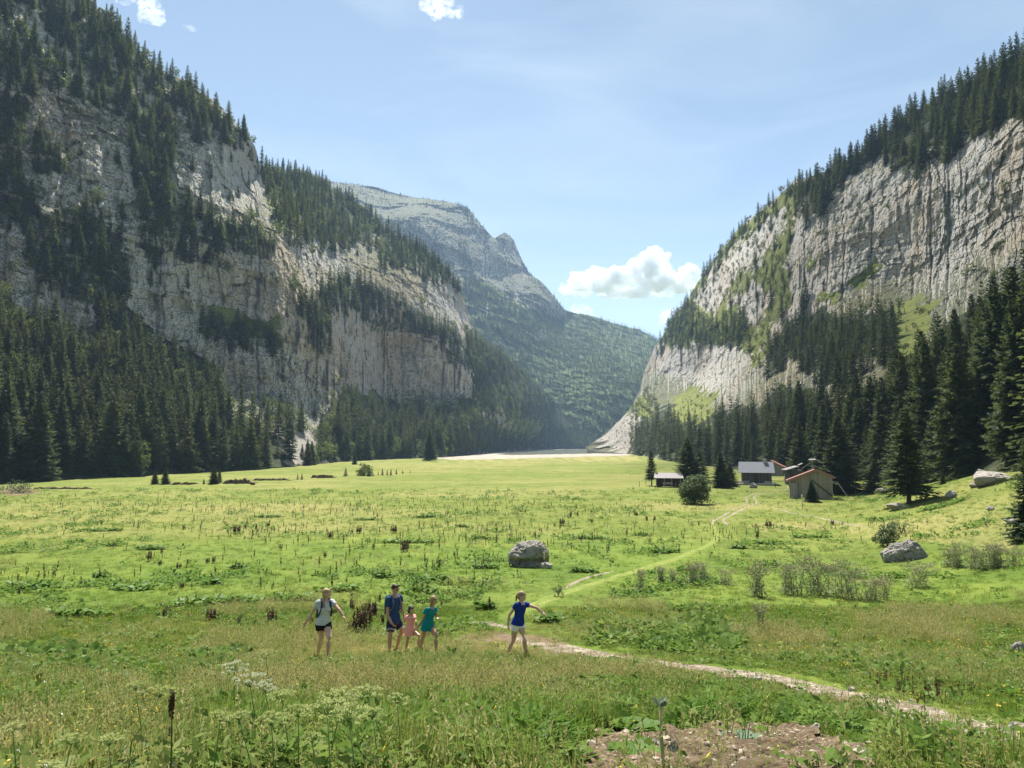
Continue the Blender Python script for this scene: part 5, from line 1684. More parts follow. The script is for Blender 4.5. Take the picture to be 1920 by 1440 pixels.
# small shed with a pale broken roof
p = gpt(1488, 148); p.z = float(at(1488, 907, 148)[2])
root = empty("shed", p, math.radians(-8))
tag(root, "small dark shed with a pale patched roof behind the timber barn", "shed")
w_ = MB(); w_.box(-1.0, 2.2, 0, 3.2, -.3, 2.9); w_.build("wall", M["wood_dark"], root)
rf = MB(); slab(rf, (-1.6, -.5, 2.85), (1.2, -.5, 3.7), (1.2, 3.6, 3.7), (-1.6, 3.6, 2.85), .08); rf.build("roof", M["roof_pale"], root)
rf = MB(); slab(rf, (1.3, -.3, 3.95), (2.1, -.3, 4.35), (2.1, 1.2, 4.35), (1.3, 1.2, 3.95), .06); slab(rf, (3.6, .2, 5.0), (5.0, .2, 5.1), (5.0, 1.4, 5.3), (3.6, 1.4, 5.2), .06)
w_ = MB(); w_.bar((1.2, .6, 2.9), (1.6, .6, 4.1), .1); w_.bar((4.2, .7, 0), (4.2, .7, 5.0), .12); w_.bar((2.0, .7, 3.2), (4.2, .7, 4.7), .1)
w_.build("post", M["beam"], root); rf.build("roof_sheet", M["roof_pale"], root)

# open shelter on the left
p = gpt(1250, 161); p.z = float(at(1250, 911, 161)[2])
root = empty("shelter", p, math.radians(-11))
tag(root, "low open shelter with a pale roof between two spruces", "shelter")
b = MB(); b.box(-2.4, 3.4, 2.6, 2.7, -.3, 1.95); b.box(-2.4, -2.3, .9, 2.6, -.3, 1.9); b.build("wall", flat_mat("brown_board", (.085, .055, .042), .9, .4, 5), root)
for x_ in (-2.3, -.5, 1.2, 3.2): MB().bar((x_, 0, -.3), (x_, 0, 1.85), .12).build("post", M["beam"], root)
rf = MB(); slab(rf, (-2.9, -.5, 1.75), (3.9, -.5, 1.75), (3.7, 2.9, 2.85), (-2.7, 2.9, 2.85), .08); rf.build("roof", M["roof_pale"], root)
bn = empty("bench", p + Vector((.2, -.9, 0)), 0)
tag(bn, "pale wooden bench in front of the open shelter", "bench")
MB().box(-1.3, 1.0, -.2, .2, .42, .5).build("seat", M["beam"], bn); MB().box(-1.3, 1.0, .22, .27, .55, .85).build("backrest", M["beam"], bn)
for x_ in (-1.1, .8): MB().box(x_ - .05, x_ + .05, -.15, .15, -.1, .42).build("leg", M["beam"], bn)

# posts and rails
for i, (px, py, hh) in enumerate(((1199, 913, 11), (1211, 908, 15), (1218, 914, 6), (1267, 914, 9))):
    q = hit(px, py); kk = q.y / F
    o = MB().bar((0, 0, -.2), (0, 0, hh * kk), .13).build("fence_post", M["beam"])
    o.location = q
    tag(o, ["thick wooden post standing alone at the far end of the fence by the shelter", "tall thin fence post beside the small lone spruce", "short stump of a post under the small lone spruce", "fence post between the shelter and the big spruces"][i], "post")
q = hit(1422, 913)
root = empty("barrier", q); tag(root, "pale horizontal rail barrier with a dark end post before the grey-roofed house", "barrier")
MB().bar((0, 0, .75), (4.1, .1, .72), .09).build("rail", flat_mat("pale_rail", (.55, .53, .48), .7, .2), root)
b = MB(); b.bar((4.0, 0, -.2), (4.0, 0, .95), .12); b.bar((3.3, 0, .95), (4.1, 0, .95), .12); b.build("post", M["void"], root)
q = hit(1412, 915)
o = obj_me("rubble", rock_mesh(44, 1.0, .7, .85, M["pale_stone"], .4)); o.location = q + Vector((0, 0, .35))
o.name = "rock"; tag(o, "grey heap-like rock on the grass in front of the grey-roofed house", "rock")
# way mark
q = hit(1504.5, 955)
root = empty("signpost", q); kk = q.y / F
tag(root, "slim hiking signpost with a small pale yellow sign before the barn", "signpost")
MB().bar((0, 0, -.2), (0, 0, 26 * kk), .075).build("post", M["beam"], root)
MB().box(-.06, .30, -.06, -.03, 17 * kk, 21.5 * kk).build("sign", flat_mat("pale_yellow_sign", (.75, .66, .36), .6, .1), root)
MB().box(-.08, .08, -.05, .05, 23.5 * kk, 27 * kk).build("cap", flat_mat("white_cap", (.7, .68, .62), .6, .1), root)
# low stone border left of the house
for i, (px, py) in enumerate(((1383, 906), (1390, 905), (1397, 905.5))):
    q = hit(px, py)
    o = obj_me("rock", rock_mesh(70 + i, .5, .4, .42, M["boulder"], .3, sub=3)); o.location = q + Vector((0, 0, .2))
    tag(o, ["reddish stone at the left end of the low border beside the house", "middle stone of the low border beside the house", "stone of the low border nearest the house wall"][i], "rock")
# dark tree stump on the left meadow and a log pile at the wood's edge
q = hit(474, 909)
o = MB().tube([(0, 0, -.1), (0, 0, .35), (.05, 0, .62)], [.62, .55, .5], 12).build("tree_stump", M["bark"]); o.location = q
tag(o, "dark squat tree stump on the sunlit meadow beside the stream bank", "stump")
q = hit(185, 889)
root = empty("fallen_tree", q); tag(root, "bare grey fallen tree with tangled branches at the edge of the left wood", "fallen tree")
r = np.random.default_rng(8)
MB().tube([(-2.5, 1, .6), (0, .2, .5), (3.2, -.4, .3), (4.5, -.5, .2)], [.16, .2, .26, .34], 8).build("trunk", M["bark_grey"], root)
b = MB()
for _ in range(46):
    a = r.uniform(-3.2, 2.4); d = Vector((r.normal() * .5 - .3, r.normal() * .5, abs(r.normal()) * .9 + .2)).normalized() * r.uniform(1.0, 2.6)
    p0 = Vector((a, .3, .5)); b.tube([p0, p0 + d * .5 + Vector((0, 0, .1)), p0 + d], [.05, .035, .012], 5)
b.build("branch", M["bark_grey"], root)
# ------------------------------------------------------------------ sward and weeds
def m_grass(name, greens, straws, trans=.35):
    t = NT(name)
    ti = t.attr("tint", "INSTANCER").outputs["Fac"]
    oi = t.n("ObjectInfo").outputs["Random"]
    g = t.ramp(oi, [(0.0, greens[0]), (.5, greens[1]), (1.0, greens[2])])
    s = t.ramp(oi, [(0.0, straws[0]), (1.0, straws[1])])
    c = t.mix(ti, g, s)
    t.leaf(c, trans, None, .05, .5)
    return t.m


M["blade"] = m_grass("grass_blade", [(.085, .15, .02), (.14, .21, .03), (.22, .275, .05)], [(.33, .30, .10), (.46, .40, .18)], .5)
M["straw"] = m_grass("dry_grass", [(.20, .24, .06), (.30, .30, .10), (.38, .35, .15)], [(.38, .30, .14), (.50, .42, .22)], .45)
M["weed"] = m_grass("weed_leaf", [(.07, .14, .022), (.11, .20, .032), (.17, .26, .05)], [(.20, .26, .06), (.26, .28, .09)], .45)
M["dock_leaf"] = m_leaves("dock_leaf", (.06, .13, .02), (.16, .26, .04), .35)
M["dock_seed"] = flat_mat("dock_seed", (.115, .066, .040), .9, .5, 30)
M["dock_stem"] = flat_mat("dock_stem", (.11, .10, .04), .8, .4, 30)
M["yellow"] = flat_mat("yellow_petals", (.80, .52, .03), .6, .2, 30)
M["white"] = flat_mat("white_petals", (.72, .72, .62), .6, .15, 30)


def blades(seed, n, hmin, hmax, rad, wid, bend=.45, segs=3):
    r = np.random.default_rng(seed)
    V, Fc = [], []
    for k in range(n):
        a, q = r.uniform(0, 6.28), rad * math.sqrt(r.random())
        b = np.array([q * math.cos(a), q * math.sin(a), -.02])
        h = r.uniform(hmin, hmax)
        a2 = r.uniform(0, 6.28)
        d = np.array([math.cos(a2), math.sin(a2), 0]); s = np.array([-d[1], d[0], 0])
        bd = r.uniform(.1, 1) * bend * h
        o = len(V)
        for i in range(segs + 1):
            t = i / segs
            c = b + np.array([0, 0, h * (t - .18 * t * t * (bd / h))]) + d * bd * t * t
            w = wid * (1 - t) ** .7 * r.uniform(.8, 1.2)
            V += [c - s * w, c + s * w]
        for i in range(segs):
            j = o + 2 * i
            Fc.append((j, j + 1, j + 3, j + 2))
    return np.array(V), np.array(Fc)


def stalks(seed, n, hmin, hmax, rad, wid, head, headw, lean=.25, hn=7):
    """thin stems with a loose seed head"""
    r = np.random.default_rng(seed)
    V, Fc = blades(seed, n, hmin, hmax, rad, wid, lean, 3)
    B, T, S, W = [], [], [], []
    for k in range(n):
        top = V[k * 8 + 6:k * 8 + 8].mean(0); low = V[k * 8 + 4:k * 8 + 6].mean(0)
        d = unit(top - low)
        for j in range(hn):
            p = top - d * head * (j / hn)
            q = p + d * head * .22 + r.normal(size=3) * headw
            B.append(p); T.append(q); S.append(unit(np.cross(q - p, r.normal(size=3)))); W.append(headw * .35)
    v, f = kites(np.array(B), np.array(T), np.array(S), np.array(W))
    return V, Fc, v, f


def leaves_low(seed, n, lmin, lmax, rad, rise, ratio=.32):
    """broad leaves spreading from low stems"""
    r = np.random.default_rng(seed)
    a = r.uniform(0, 6.28, n); q = rad * np.sqrt(r.random(n))
    B = np.stack([q * np.cos(a), q * np.sin(a), r.uniform(.1, .8, n) * rise], -1)
    a2 = a + r.normal(size=n) * .8
    L = r.uniform(lmin, lmax, n)
    D = unit(np.stack([np.cos(a2), np.sin(a2), r.uniform(-.25, .75, n)], -1))
    sv = unit(np.cross(D, np.array([0, 0, 1.0]) + .45 * r.normal(size=(n, 3))))
    return kites(B, B + D * L[:, None], sv, L * ratio, .5)


G = []
G.append(mesh_np("tuft", *blades(1, 34, .05, .15, .16, .0045, .6, 2), [M["blade"]]))
G.append(mesh_np("tuft", *blades(2, 30, .06, .19, .15, .0045, .7, 2), [M["blade"]]))
G.append(mesh_np("tuft", *blades(3, 26, .14, .34, .13, .0045, .6), [M["blade"]]))
for s_ in (4, 5):
    a_ = stalks(s_, 12, .20, .44, .16, .0020, .13, .018)
    v, f, mi = join((a_[0], a_[1]), (a_[2], a_[3]))
    G.append(mesh_np("tuft", v, f, [M["straw"], M["straw"]], False, mi))
G.append(mesh_np("tuft", *leaves_low(6, 26, .05, .12, .17, .07), [M["weed"]]))
G.append(mesh_np("tuft", *leaves_low(7, 22, .07, .17, .2, .12), [M["weed"]]))
for s_, mm in ((8, "yellow"), (9, "white")):
    a_ = stalks(s_, 4, .12, .30, .2, .0022, .012, .013, .3, 6)
    v, f, mi = join((a_[0], a_[1]), (a_[2], a_[3]))
    G.append(mesh_np("tuft", v, f, [M["blade"], M[mm]], False, mi))
# taller growth of the near bank
G.append(mesh_np("tuft", *leaves_low(10, 80, .07, .20, .26, .50, .17), [M["weed"]]))
G.append(mesh_np("tuft", *leaves_low(11, 60, .07, .17, .26, .34, .30), [M["weed"]]))
G.append(mesh_np("tuft", *blades(12, 34, .3, .62, .18, .006, .6, 4), [M["blade"]]))


def sow(rng_, n, y0, y1, half=1.12):
    """points spread evenly over the ground seen between two depths"""
    y = np.sqrt(rng_.uniform(y0 * y0, y1 * y1, n)); x = rng_.uniform(-1, 1, n) * half * y
    return x, y


def trail_gap(x, y):
    """distance to the nearest trail, in units of its half width, and in metres"""
    d = np.full(len(x), 99.0); m = np.full(len(x), 99.0)
    for tx, ty, tw_ in TRAILS:
        near = (np.abs(y - ty) < 3) & (np.abs(x - tx) < 3)
        q = np.hypot(x[near] - tx, y[near] - ty)
        d[near] = np.minimum(d[near], q / tw_); m[near] = np.minimum(m[near], q)
    return d, m


gr = np.random.default_rng(77)
XS, YS, PK, SC, TI = [], [], [], [], []
BANKW = [(380, 1330), (700, 1345), (1000, 1310), (1250, 1290), (1420, 1320), (1540, 1350), (1720, 1385), (1930, 1420), (1930, 1460), (1690, 1450), (1600, 1385), (1400, 1352), (1180, 1362), (1060, 1385), (1050, 1520), (300, 1520)]
STRAWP = [(430, 1230), (700, 1215), (900, 1205), (1100, 1225), (1300, 1262), (1320, 1300), (1100, 1315), (900, 1330), (600, 1310), (440, 1290)]
EARTHP = [(1075, 1388), (1180, 1370), (1400, 1360), (1500, 1368), (1600, 1392), (1660, 1425), (1670, 1500), (1050, 1500)]
for (y0, y1, n, k) in ((1.6, 9, 12400, 1.0), (9, 17, 20000, 1.0), (17, 30, 30000, 1.15), (30, 150, 117000, 1.25), (150, 320, 1900, 2.2)):
    x, y = sow(gr, n, y0, y1)
    z = ground(x, y)
    px, py = proj(x, y, z)
    td, tm = trail_gap(x, y)
    w = (td > .72) | (gr.random(n) < .08 + .38 * smooth(.05, .5, fbm(x / 1.6, y / 1.6, 0, 3, 57)))
    ins = inpoly(px + fbm(x * 2.2, y * 2.2, 0, 3, 91) * 34, py + fbm(x * 2.2, y * 2.2, 0, 3, 92) * 12, EARTHP)
    w &= ~(ins & (gr.random(n) < .965))
    dry = fbm(x / 6, y / 6, 0, 4, 55) * .55 + .10
    st = inpoly(px + gr.normal(size=n) * 70, py + gr.normal(size=n) * 22, STRAWP)
    dry = dry + st * .16 - (py < 1130) * .12
    bank = inpoly(px + gr.normal(size=n) * 25, py + gr.normal(size=n) * 8, BANKW)
    u = gr.random(n)
    pk = np.select([u < .26, u < .50, u < .62, u < .70, u < .88, u < .955, u < .978], [0, 1, 2, 3, 5, 6, 7], 8)
    pk = np.where(st & (gr.random(n) < .38), gr.integers(3, 5, n), pk)
    pk = np.where(bank & (gr.random(n) < .6), gr.integers(9, 12, n), pk)
    if y0 >= 17:
        pk = np.where(np.isin(pk, (3, 4)) & (gr.random(n) < .6) & (~st), 1, pk)
        pk = np.where(np.isin(pk, (2,)), 0, pk)
        pk = np.where(np.isin(pk, (5, 6)) & (gr.random(n) < .72), gr.integers(0, 2, n), pk)
    s = k * gr.uniform(.65, 1.25, n) * np.where(np.isin(pk, (9, 10)), .62, np.where(pk == 11, .75, 1))
    if y0 >= 130: s *= .75
    s = s * np.where((y > 13) & np.isin(pk, (2, 3, 4)), .62, 1)
    for q in (W1, MAN):
        s = np.where(np.hypot(x - q["root"].location.x, y - q["root"].location.y) < 1.2, s * .7, s)
    if y0 >= 17:
        cl = fbm(x / 6.5, y / 9, 0, 3, 58)
        wd_ = (cl > .30) & (gr.random(n) < .55) & (y < 150)
        pk = np.where(wd_, 6, pk); s = np.where(wd_, s * 1.25, s)
        ds = (fbm(x / 5, y / 7, 0, 3, 59) > .34) & (gr.random(n) < .30)
        pk = np.where(ds & ~wd_, gr.integers(3, 5, n), pk)
    soft = (tm < 2.0) & (gr.random(n) < .9)
    pk = np.where(soft & np.isin(pk, (2, 3, 4, 6, 9, 10, 11)), gr.integers(0, 2, n), pk)
    s = np.where(soft, s * .65, s)
    if y0 == 30:
        w &= gr.random(n) < np.minimum(1, (34 / y) ** 2.1)
        s = s * (1 + (y - 30) / 110)
    near = np.hypot(x, y) > np.where(np.isin(pk, (9, 10)), 3.6, 2.4)
    w &= near
    XS.append(x[w]); YS.append(y[w]); PK.append(pk[w]); SC.append(s[w]); TI.append(np.clip(dry + gr.normal(size=n) * .16, 0, 1)[w])
XS, YS, PK, SC, TI = (np.concatenate(q) for q in (XS, YS, PK, SC, TI))
gn_scatter("grass", np.column_stack([XS, YS, ground(XS, YS)]), gr.uniform(0, 6.28, len(XS)), SC, PK, G, "meadow grass, herbs and small flowers", TI, gr.normal(size=(len(XS), 2)) * .12)
# ------------------------------------------------------------------ single trees and bushes of the meadow
def lone(px, py, hpx, label, kind=0, wid=1.0, near=True, name="spruce_tree", f0=None):
    p = hit(px, py)
    h = hpx * p.y / F
    pool = NEAR if near else MID
    c, t_ = pool[kind % len(pool)]
    if f0 is not None:
        c = mesh_np("crown", *spruce_crown(900 + int(px), H0, 40, 8, 10, f0=f0, Rf=.17, twig=.9, gap=.12), [M["needles"]])
    return tree_obj(name, c, t_, p - Vector((0, 0, .15)), h / H0, px * 1.7, label, "tree", None, wid)


lone(1222, 911, 68, "small spruce with a bare lower trunk beside the open shelter", 0, 1.45, f0=.22)
lone(1290, 912, 92, "tallest of the dark spruces between the shelter and the house", 1, 1.6)
lone(1312, 905, 62, "paler spruce tucked behind the tallest spruce by the shelter", 2, 1.4)
lone(1352, 914, 68, "dense spruce closest to the left side of the grey-roofed house", 3, 1.6)
lone(1369, 912, 44, "low spruce leaning on the dense spruce near the house", 2, 1.7)
lone(1576, 926, 148, "broad dark spruce right behind the timber barn", 0, 1.5)
lone(1502, 902, 112, "tall olive spruce behind the small shed", 1, 1.15)
lone(1548, 905, 150, "dark tall spruce behind the barn roof", 3, 1.0)
lone(1704, 944, 182, "big lone spruce with a visible trunk on the slope above the angular rock", 2, 1.65, f0=.13)
lone(1640, 922, 62, "low dark young spruce beside the big lone spruce", 1, 1.5)
lone(1768, 908, 24, "tiny young spruce at the edge of the dark wood", 2, 1.2)
lone(1938, 1010, 200, "dark spruce cut by the right edge of the view", 0, 1.05)
lone(1522, 941, 42, "small dark bushy spruce standing against the barn wall", 3, 2.0)
lone(310, 908, 33, "small sunlit spruce standing alone near the left wood", 0, 1.5)
lone(290, 908, 27, "thinner small spruce left of the sunlit lone one", 1, 1.4)
lone(401, 908, 37, "bushy small spruce beside the stream bank", 2, 1.25)
lone(411, 905, 28, "slim spruce leaning on the bushy one by the stream bank", 3, 1.0)
lone(382, 908, 11, "knee-high spruce left of the bushy one by the stream bank", 0, 1.2)
for i, (px, py, h) in enumerate(((558, 899, 12), (566, 899, 13), (648, 893, 18), (692, 893, 13), (709, 891, 9), (717, 891, 14), (726, 891, 12), (733, 891, 13), (743, 889, 11), (755, 888, 8), (769, 887, 7))):
    lone(px, py, h, ["left one of two tiny spruces past the stream bank", "right one of two tiny spruces past the stream bank", "small spruce left of the round pale bush", "small spruce touching the round pale bush", "first and lowest of the tiny spruce row right of the pale bush", "second tiny spruce in the row right of the pale bush",
                     "third tiny spruce in the row right of the pale bush", "fourth tiny spruce in the row right of the pale bush", "fifth tiny spruce in the row right of the pale bush", "tiny spruce just past the end of the row", "last and smallest spruce on the open meadow towards the lake"][i], i, 1.3, False)
lone(665, 871, 24, "pale young spruce in front of the dark middle wood", 1, 1.1)
lone(805, 864, 60, "dark spruce at the very end of the wood by the lake meadow", 3, 1.3)
for i, (px, py, h) in enumerate(((566, 872, 40), (576, 873, 50), (584, 872, 46))):
    lone(px, py, h, ["slim spruce on the left of a loose trio under the scree", "tallest spruce of the loose trio under the scree", "slim spruce on the right of the loose trio under the scree"][i], i, .9)


def bush(name, px, py, wpx, hpx, label, m, clumps=60, per=34, leaf=.09, seed=1, cat="bush", stems=True):
    p = hit(px, py); k = p.y / F
    w, h = wpx * k, hpx * k
    root = empty(name, p); tag(root, label, cat)
    obj_np("crown", *leafy_crown(seed, w, h * 1.02, -.05 * h, clumps, per, leaf * h, .36, .3), [M[m]], False, root)
    b = MB(); r = np.random.default_rng(seed)
    for _ in range(7):
        a = r.uniform(0, 6.28); b.tube([(0, 0, -.1), (.12 * w * math.cos(a), .12 * w * math.sin(a), h * .35), (.3 * w * math.cos(a), .3 * w * math.sin(a), h * .75)], [.03 * h * .6, .02 * h * .6, .006 * h], 5)
    b.build("stem", M["bark"], root)
    return root


bush("bush", 1303, 945, 52, 56, "round grey-green willow bush in front of the tall spruces by the shelter", "leaves_grey", 90, 46, .075, 3)
bush("bush", 682, 892, 30, 22, "round pale green bush on the sunlit meadow", "leaves", 50, 36, .10, 4)
bush("bush", 694, 893, 14, 13, "dark small bush under the round pale one", "leaves_grey", 24, 24, .14, 5)
bush("bush", 1664, 1024, 40, 40, "dark green scrubby bush just behind the angular rock", "leaves_grey", 60, 30, .085, 6)
bush("bush", 1690, 1000, 44, 34, "thin pale scrub behind the dark bush near the angular rock", "leaves_grey", 26, 22, .07, 7)
bush("bush", 1534, 850, 34, 52, "pale grey-green leafy tree among the dark spruces behind the barn", "leaves_grey", 60, 36, .07, 8, "tree")
bush("bush", 1610, 870, 30, 40, "bright yellow-green shrub in the gap of the wood right of the barn", "leaves", 40, 30, .09, 9)
bush("bush", 1366, 897, 18, 26, "bright green bush between the spruces left of the house", "leaves", 30, 26, .11, 10)
bush("bush", 1047, 1118, 22, 24, "thin grey-green weed bush to the right of the walkers", "leaves_grey", 22, 18, .09, 11)
bush("bush", 30, 925, 62, 20, "low dry scrub on the stream bank at the left edge", "leaves_grey", 40, 24, .13, 12)


# ------------------------------------------------------------------ dock, thistles, umbels
def dock_dry(seed, n, h, rad):
    r = np.random.default_rng(seed)
    b = MB()
    B, T, S, W = [], [], [], []
    for _ in range(n):
        a, q = r.uniform(0, 6.28), rad * math.sqrt(r.random())
        p0 = np.array([q * math.cos(a), q * math.sin(a), -.05]); hh = h * r.uniform(.6, 1.05)
        p1 = p0 + np.array([r.normal() * .07, r.normal() * .07, hh])
        b.tube([p0, (p0 + p1) / 2, p1], [.009, .007, .003], 4)
        for k in range(34):
            t = r.uniform(.30, 1.0)
            c = p0 + (p1 - p0) * t
            d = unit(np.array([r.normal(), r.normal(), .7 + .3 * r.normal()]))
            L = .055 * (1.25 - t * .7) + .02
            B.append(c); T.append(c + d * L); S.append(unit(np.cross(d, r.normal(size=3)))); W.append(L * .40)
    v, f = kites(*(np.array(q) for q in (B, T, S, W)))
    tv = np.array(b.v); tf4 = np.array([q for q in b.f if len(q) == 4])
    return join((v, f), (tv, tf4))


DD = []
for i in range(5):
    v, f, mi = dock_dry(40 + i, (14, 9, 20, 3, 26)[i], .85, (.16, .12, .24, .08, .34)[i])
    DD.append(mesh_np("dock_plant", v, f, [M["dock_seed"], M["dock_stem"]], False, mi))
DOCKS = [(280, 1052, 20), (303, 1038, 12), (345, 993, 10), (378, 983, 8), (336, 1066, 11), (352, 1057, 9), (325, 1082, 14), (340, 1103, 12), (360, 1103, 16), (389, 1056, 10), (400, 1056, 13), (36, 1115, 16), (313, 1158, 22), (353, 1160, 18), (393, 1165, 25), (408, 1164, 14), (448, 1172, 18),
         (510, 1168, 28), (526, 1032, 22), (445, 1000, 16), (460, 991, 8), (480, 992, 12), (502, 988, 9), (513, 990, 9), (620, 1010, 14), (660, 1145, 20), (667, 1183, 34), (682, 1182, 46), (655, 1182, 30), (692, 1158, 30), (701, 1157, 28), (712, 1128, 17), (583, 1172, 18), (567, 1168, 11), (628, 1152, 12),
         (718, 1170, 18), (827, 1137, 12), (780, 1127, 9), (669, 1060, 17), (760, 1035, 22), (822, 1067, 18), (852, 1043, 11), (673, 1000, 15), (660, 1000, 14), (737, 1000, 15), (1070, 970, 12), (1083, 967, 10), (1110, 980, 8), (1180, 967, 8), (1193, 967, 8), (1213, 977, 10), (1227, 977, 12), (1053, 985, 15), (1040, 988, 12),
         (300, 1060, 9), (250, 1150, 10), (1310, 985, 9), (1560, 985, 12), (1580, 985, 12), (1440, 990, 14), (1420, 1010, 16), (700, 1030, 14), (610, 1045, 10)]
ND = [(.0, 640, "clump of dry brown dock spikes on the left half of the meadow", "dry brown docks on the left of the meadow"), (640, 1000, "clump of dry brown dock spikes behind the walking family", "dry brown docks behind the walkers"), (1000, 1920, "clump of dry brown dock spikes on the meadow towards the huts", "dry brown docks towards the huts")]
for i, (px, py, h) in enumerate(DOCKS):
    p = hit(px, py); s = h * p.y / F / .85
    o = obj_me("dock_plant", DD[i % 5] if h < 40 else DD[4])
    o.location = p; o.rotation_euler.z = i * 2.1; o.scale = (s * 1.1, s * 1.1, s)
    lb, gp = next((c, d) for a, b, c, d in ND if a <= px < b)
    if px == 682: lb, gp = "tallest clump of dry brown dock spikes just right of the woman in stripes", None
    if px == 510: lb, gp = "round clump of dry brown dock just left of the woman in stripes", None
    if px == 526: lb, gp = "dense dark dock clump standing alone on open grass up the meadow", None
    if px == 280: lb, gp = "dark dry dock clump below a green leaf patch on the left meadow", None
    if px == 760: lb, gp = "dark dry dock clump on the slope above the man", None
    tag(o, lb, "plant", gp)
# thin scattered spikes too many to count
rs = np.random.default_rng(9)
SPK = []
for i in range(4):
    v, f, mi = dock_dry(80 + i, 1 + i % 2, .8, .05)
    SPK.append(mesh_np("spike", v, f, [M["dock_seed"], M["dock_stem"]], False, mi))
PX, PY = [], []
for cx, cy, sx, sy, n in ((520, 1000, 60, 10, 60), (900, 985, 60, 8, 50), (250, 985, 120, 10, 70), (1330, 1005, 50, 10, 36), (620, 965, 140, 8, 120), (300, 945, 320, 10, 340), (800, 948, 260, 9, 260), (700, 1000, 170, 14, 110), (1000, 1005, 130, 14, 90), (430, 1075, 190, 26, 46), (780, 1050, 90, 22, 70), (1180, 1010, 100, 16, 60), (60, 1082, 60, 8, 26), (1480, 985, 110, 12, 60), (1100, 955, 160, 8, 80), (1650, 1000, 60, 14, 30), (1750, 1310, 40, 8, 26), (1680, 1285, 30, 8, 18)):
    PX += list(rs.normal(cx, sx, n)); PY += list(rs.normal(cy, sy, n))
pts = [hit(a, b) for a, b in zip(PX, PY) if -40 < a < 1960 and 905 < b < 1400]
pts = np.array([q[:] for q in pts if q is not None])
gn_scatter("dry_stalks", pts, rs.uniform(0, 6.28, len(pts)), rs.uniform(.55, 1.15, len(pts)) * np.where(pts[:, 1] < 25, .38, 1), rs.integers(0, 4, len(pts)), SPK, "thin dry dock stalks scattered over the meadow")

PATCH = [(55, 1102, 118, 18), (140, 1155, 130, 22), (360, 1135, 78, 26), (435, 1130, 100, 22), (545, 1126, 108, 24), (248, 1106, 70, 16), (190, 1082, 26, 10), (397, 1096, 36, 14), (447, 1066, 26, 12), (285, 1030, 52, 12), (207, 1024, 26, 8), (190, 996, 90, 6), (720, 1082, 42, 18), (805, 1090, 76, 20), (907, 1066, 56, 10), (1095, 1073, 54, 14), (913, 1143, 30, 12),
         (1027, 1167, 48, 20), (867, 988, 26, 8), (1203, 1004, 34, 10), (1245, 1036, 54, 14), (760, 1018, 100, 10), (790, 1112, 60, 12), (640, 1108, 70, 14), (1385, 1028, 34, 10), (1440, 1020, 60, 14), (1520, 1008, 70, 8), (800, 970, 60, 6), (690, 975, 50, 6), (905, 1010, 40, 8), (1110, 1010, 60, 10), (500, 970, 60, 6), (1770, 948, 90, 18), (1350, 1235, 0, 0)]
PL = ["wide leafy green dock patch with dark spikes at the left edge", "dark green dock patch spread on the grass, lowest at the left", "leafy dock patch at the start of the green strip left of the woman", "leafy dock patch in the middle of the green strip left of the woman", "bright leafy dock patch directly behind the woman in stripes"]
for i, (px, py, w, hh) in enumerate(PATCH):
    if not w: continue
    p = hit(px, py)
    k = p.y / F
    W_ = w * k; D_ = min(max(hh * k * 2.2, .5), W_ * .8)
    r = np.random.default_rng(600 + i)
    n = int(min(60 + 150 * W_ * D_ / 2, 900))
    a = r.uniform(0, 6.28, n); q = np.sqrt(r.random(n)) * (1 + .25 * np.sin(3 * a + i) + .12 * np.sin(7 * a))
    x, y = q * np.cos(a) * W_ / 2, q * np.sin(a) * D_ / 2
    z = ground(x + p.x, y + p.y) - p.z + r.uniform(.02, .26, n)
    B = np.stack([x, y, z], -1)
    a2 = r.uniform(0, 6.28, n)
    Dv = unit(np.stack([np.cos(a2), np.sin(a2), r.uniform(-.4, .55, n)], -1))
    L = r.uniform(.16, .36, n)
    sv = unit(np.cross(Dv, np.array([0, 0, 1.0]) + .4 * r.normal(size=(n, 3))))
    v1, f1 = kites(B, B + Dv * L[:, None], sv, L * .36, .48)
    parts = [(v1, f1)]
    if hh >= 10 and i % 2 == 0:
        v2, f2, _ = dock_dry(700 + i, 3 + i % 4, .62, W_ * .3)
        parts.append((v2, f2))
    v, f, mi = join(*parts)
    o = obj_np("leafy_dock", v, f, [M["dock_leaf"], M["dock_seed"]], False, None, mi)
    o.location = p
    if i < 5: tag(o, PL[i], "plant")
    elif px == 1027: tag(o, "leafy green dock beside the outstretched hand of the girl in blue", "plant")
    elif px == 1770: tag(o, "dark leafy patch spreading at the foot of the big lone spruce", "plant")
    elif px == 1245: tag(o, "leafy dock patch on the meadow beside the grassy trail to the huts", "plant")
    elif px < 640: tag(o, "small leafy green dock patch on the left half of the meadow", "plant", "leafy docks on the left of the meadow")
    elif px < 960: tag(o, "leafy green dock patch up the meadow behind the walking family", "plant", "leafy docks behind the walkers")
    else: tag(o, "leafy green dock patch on the meadow towards the huts", "plant", "leafy docks towards the huts")

M["thistle_leaf"] = m_leaves("thistle_leaf", (.15, .19, .085), (.28, .32, .16), .45)
M["thistle_head"] = flat_mat("thistle_head", (.28, .19, .16), .9, .5, 20)
M["pale_stem"] = flat_mat("pale_stem", (.30, .28, .16), .85, .3, 20)


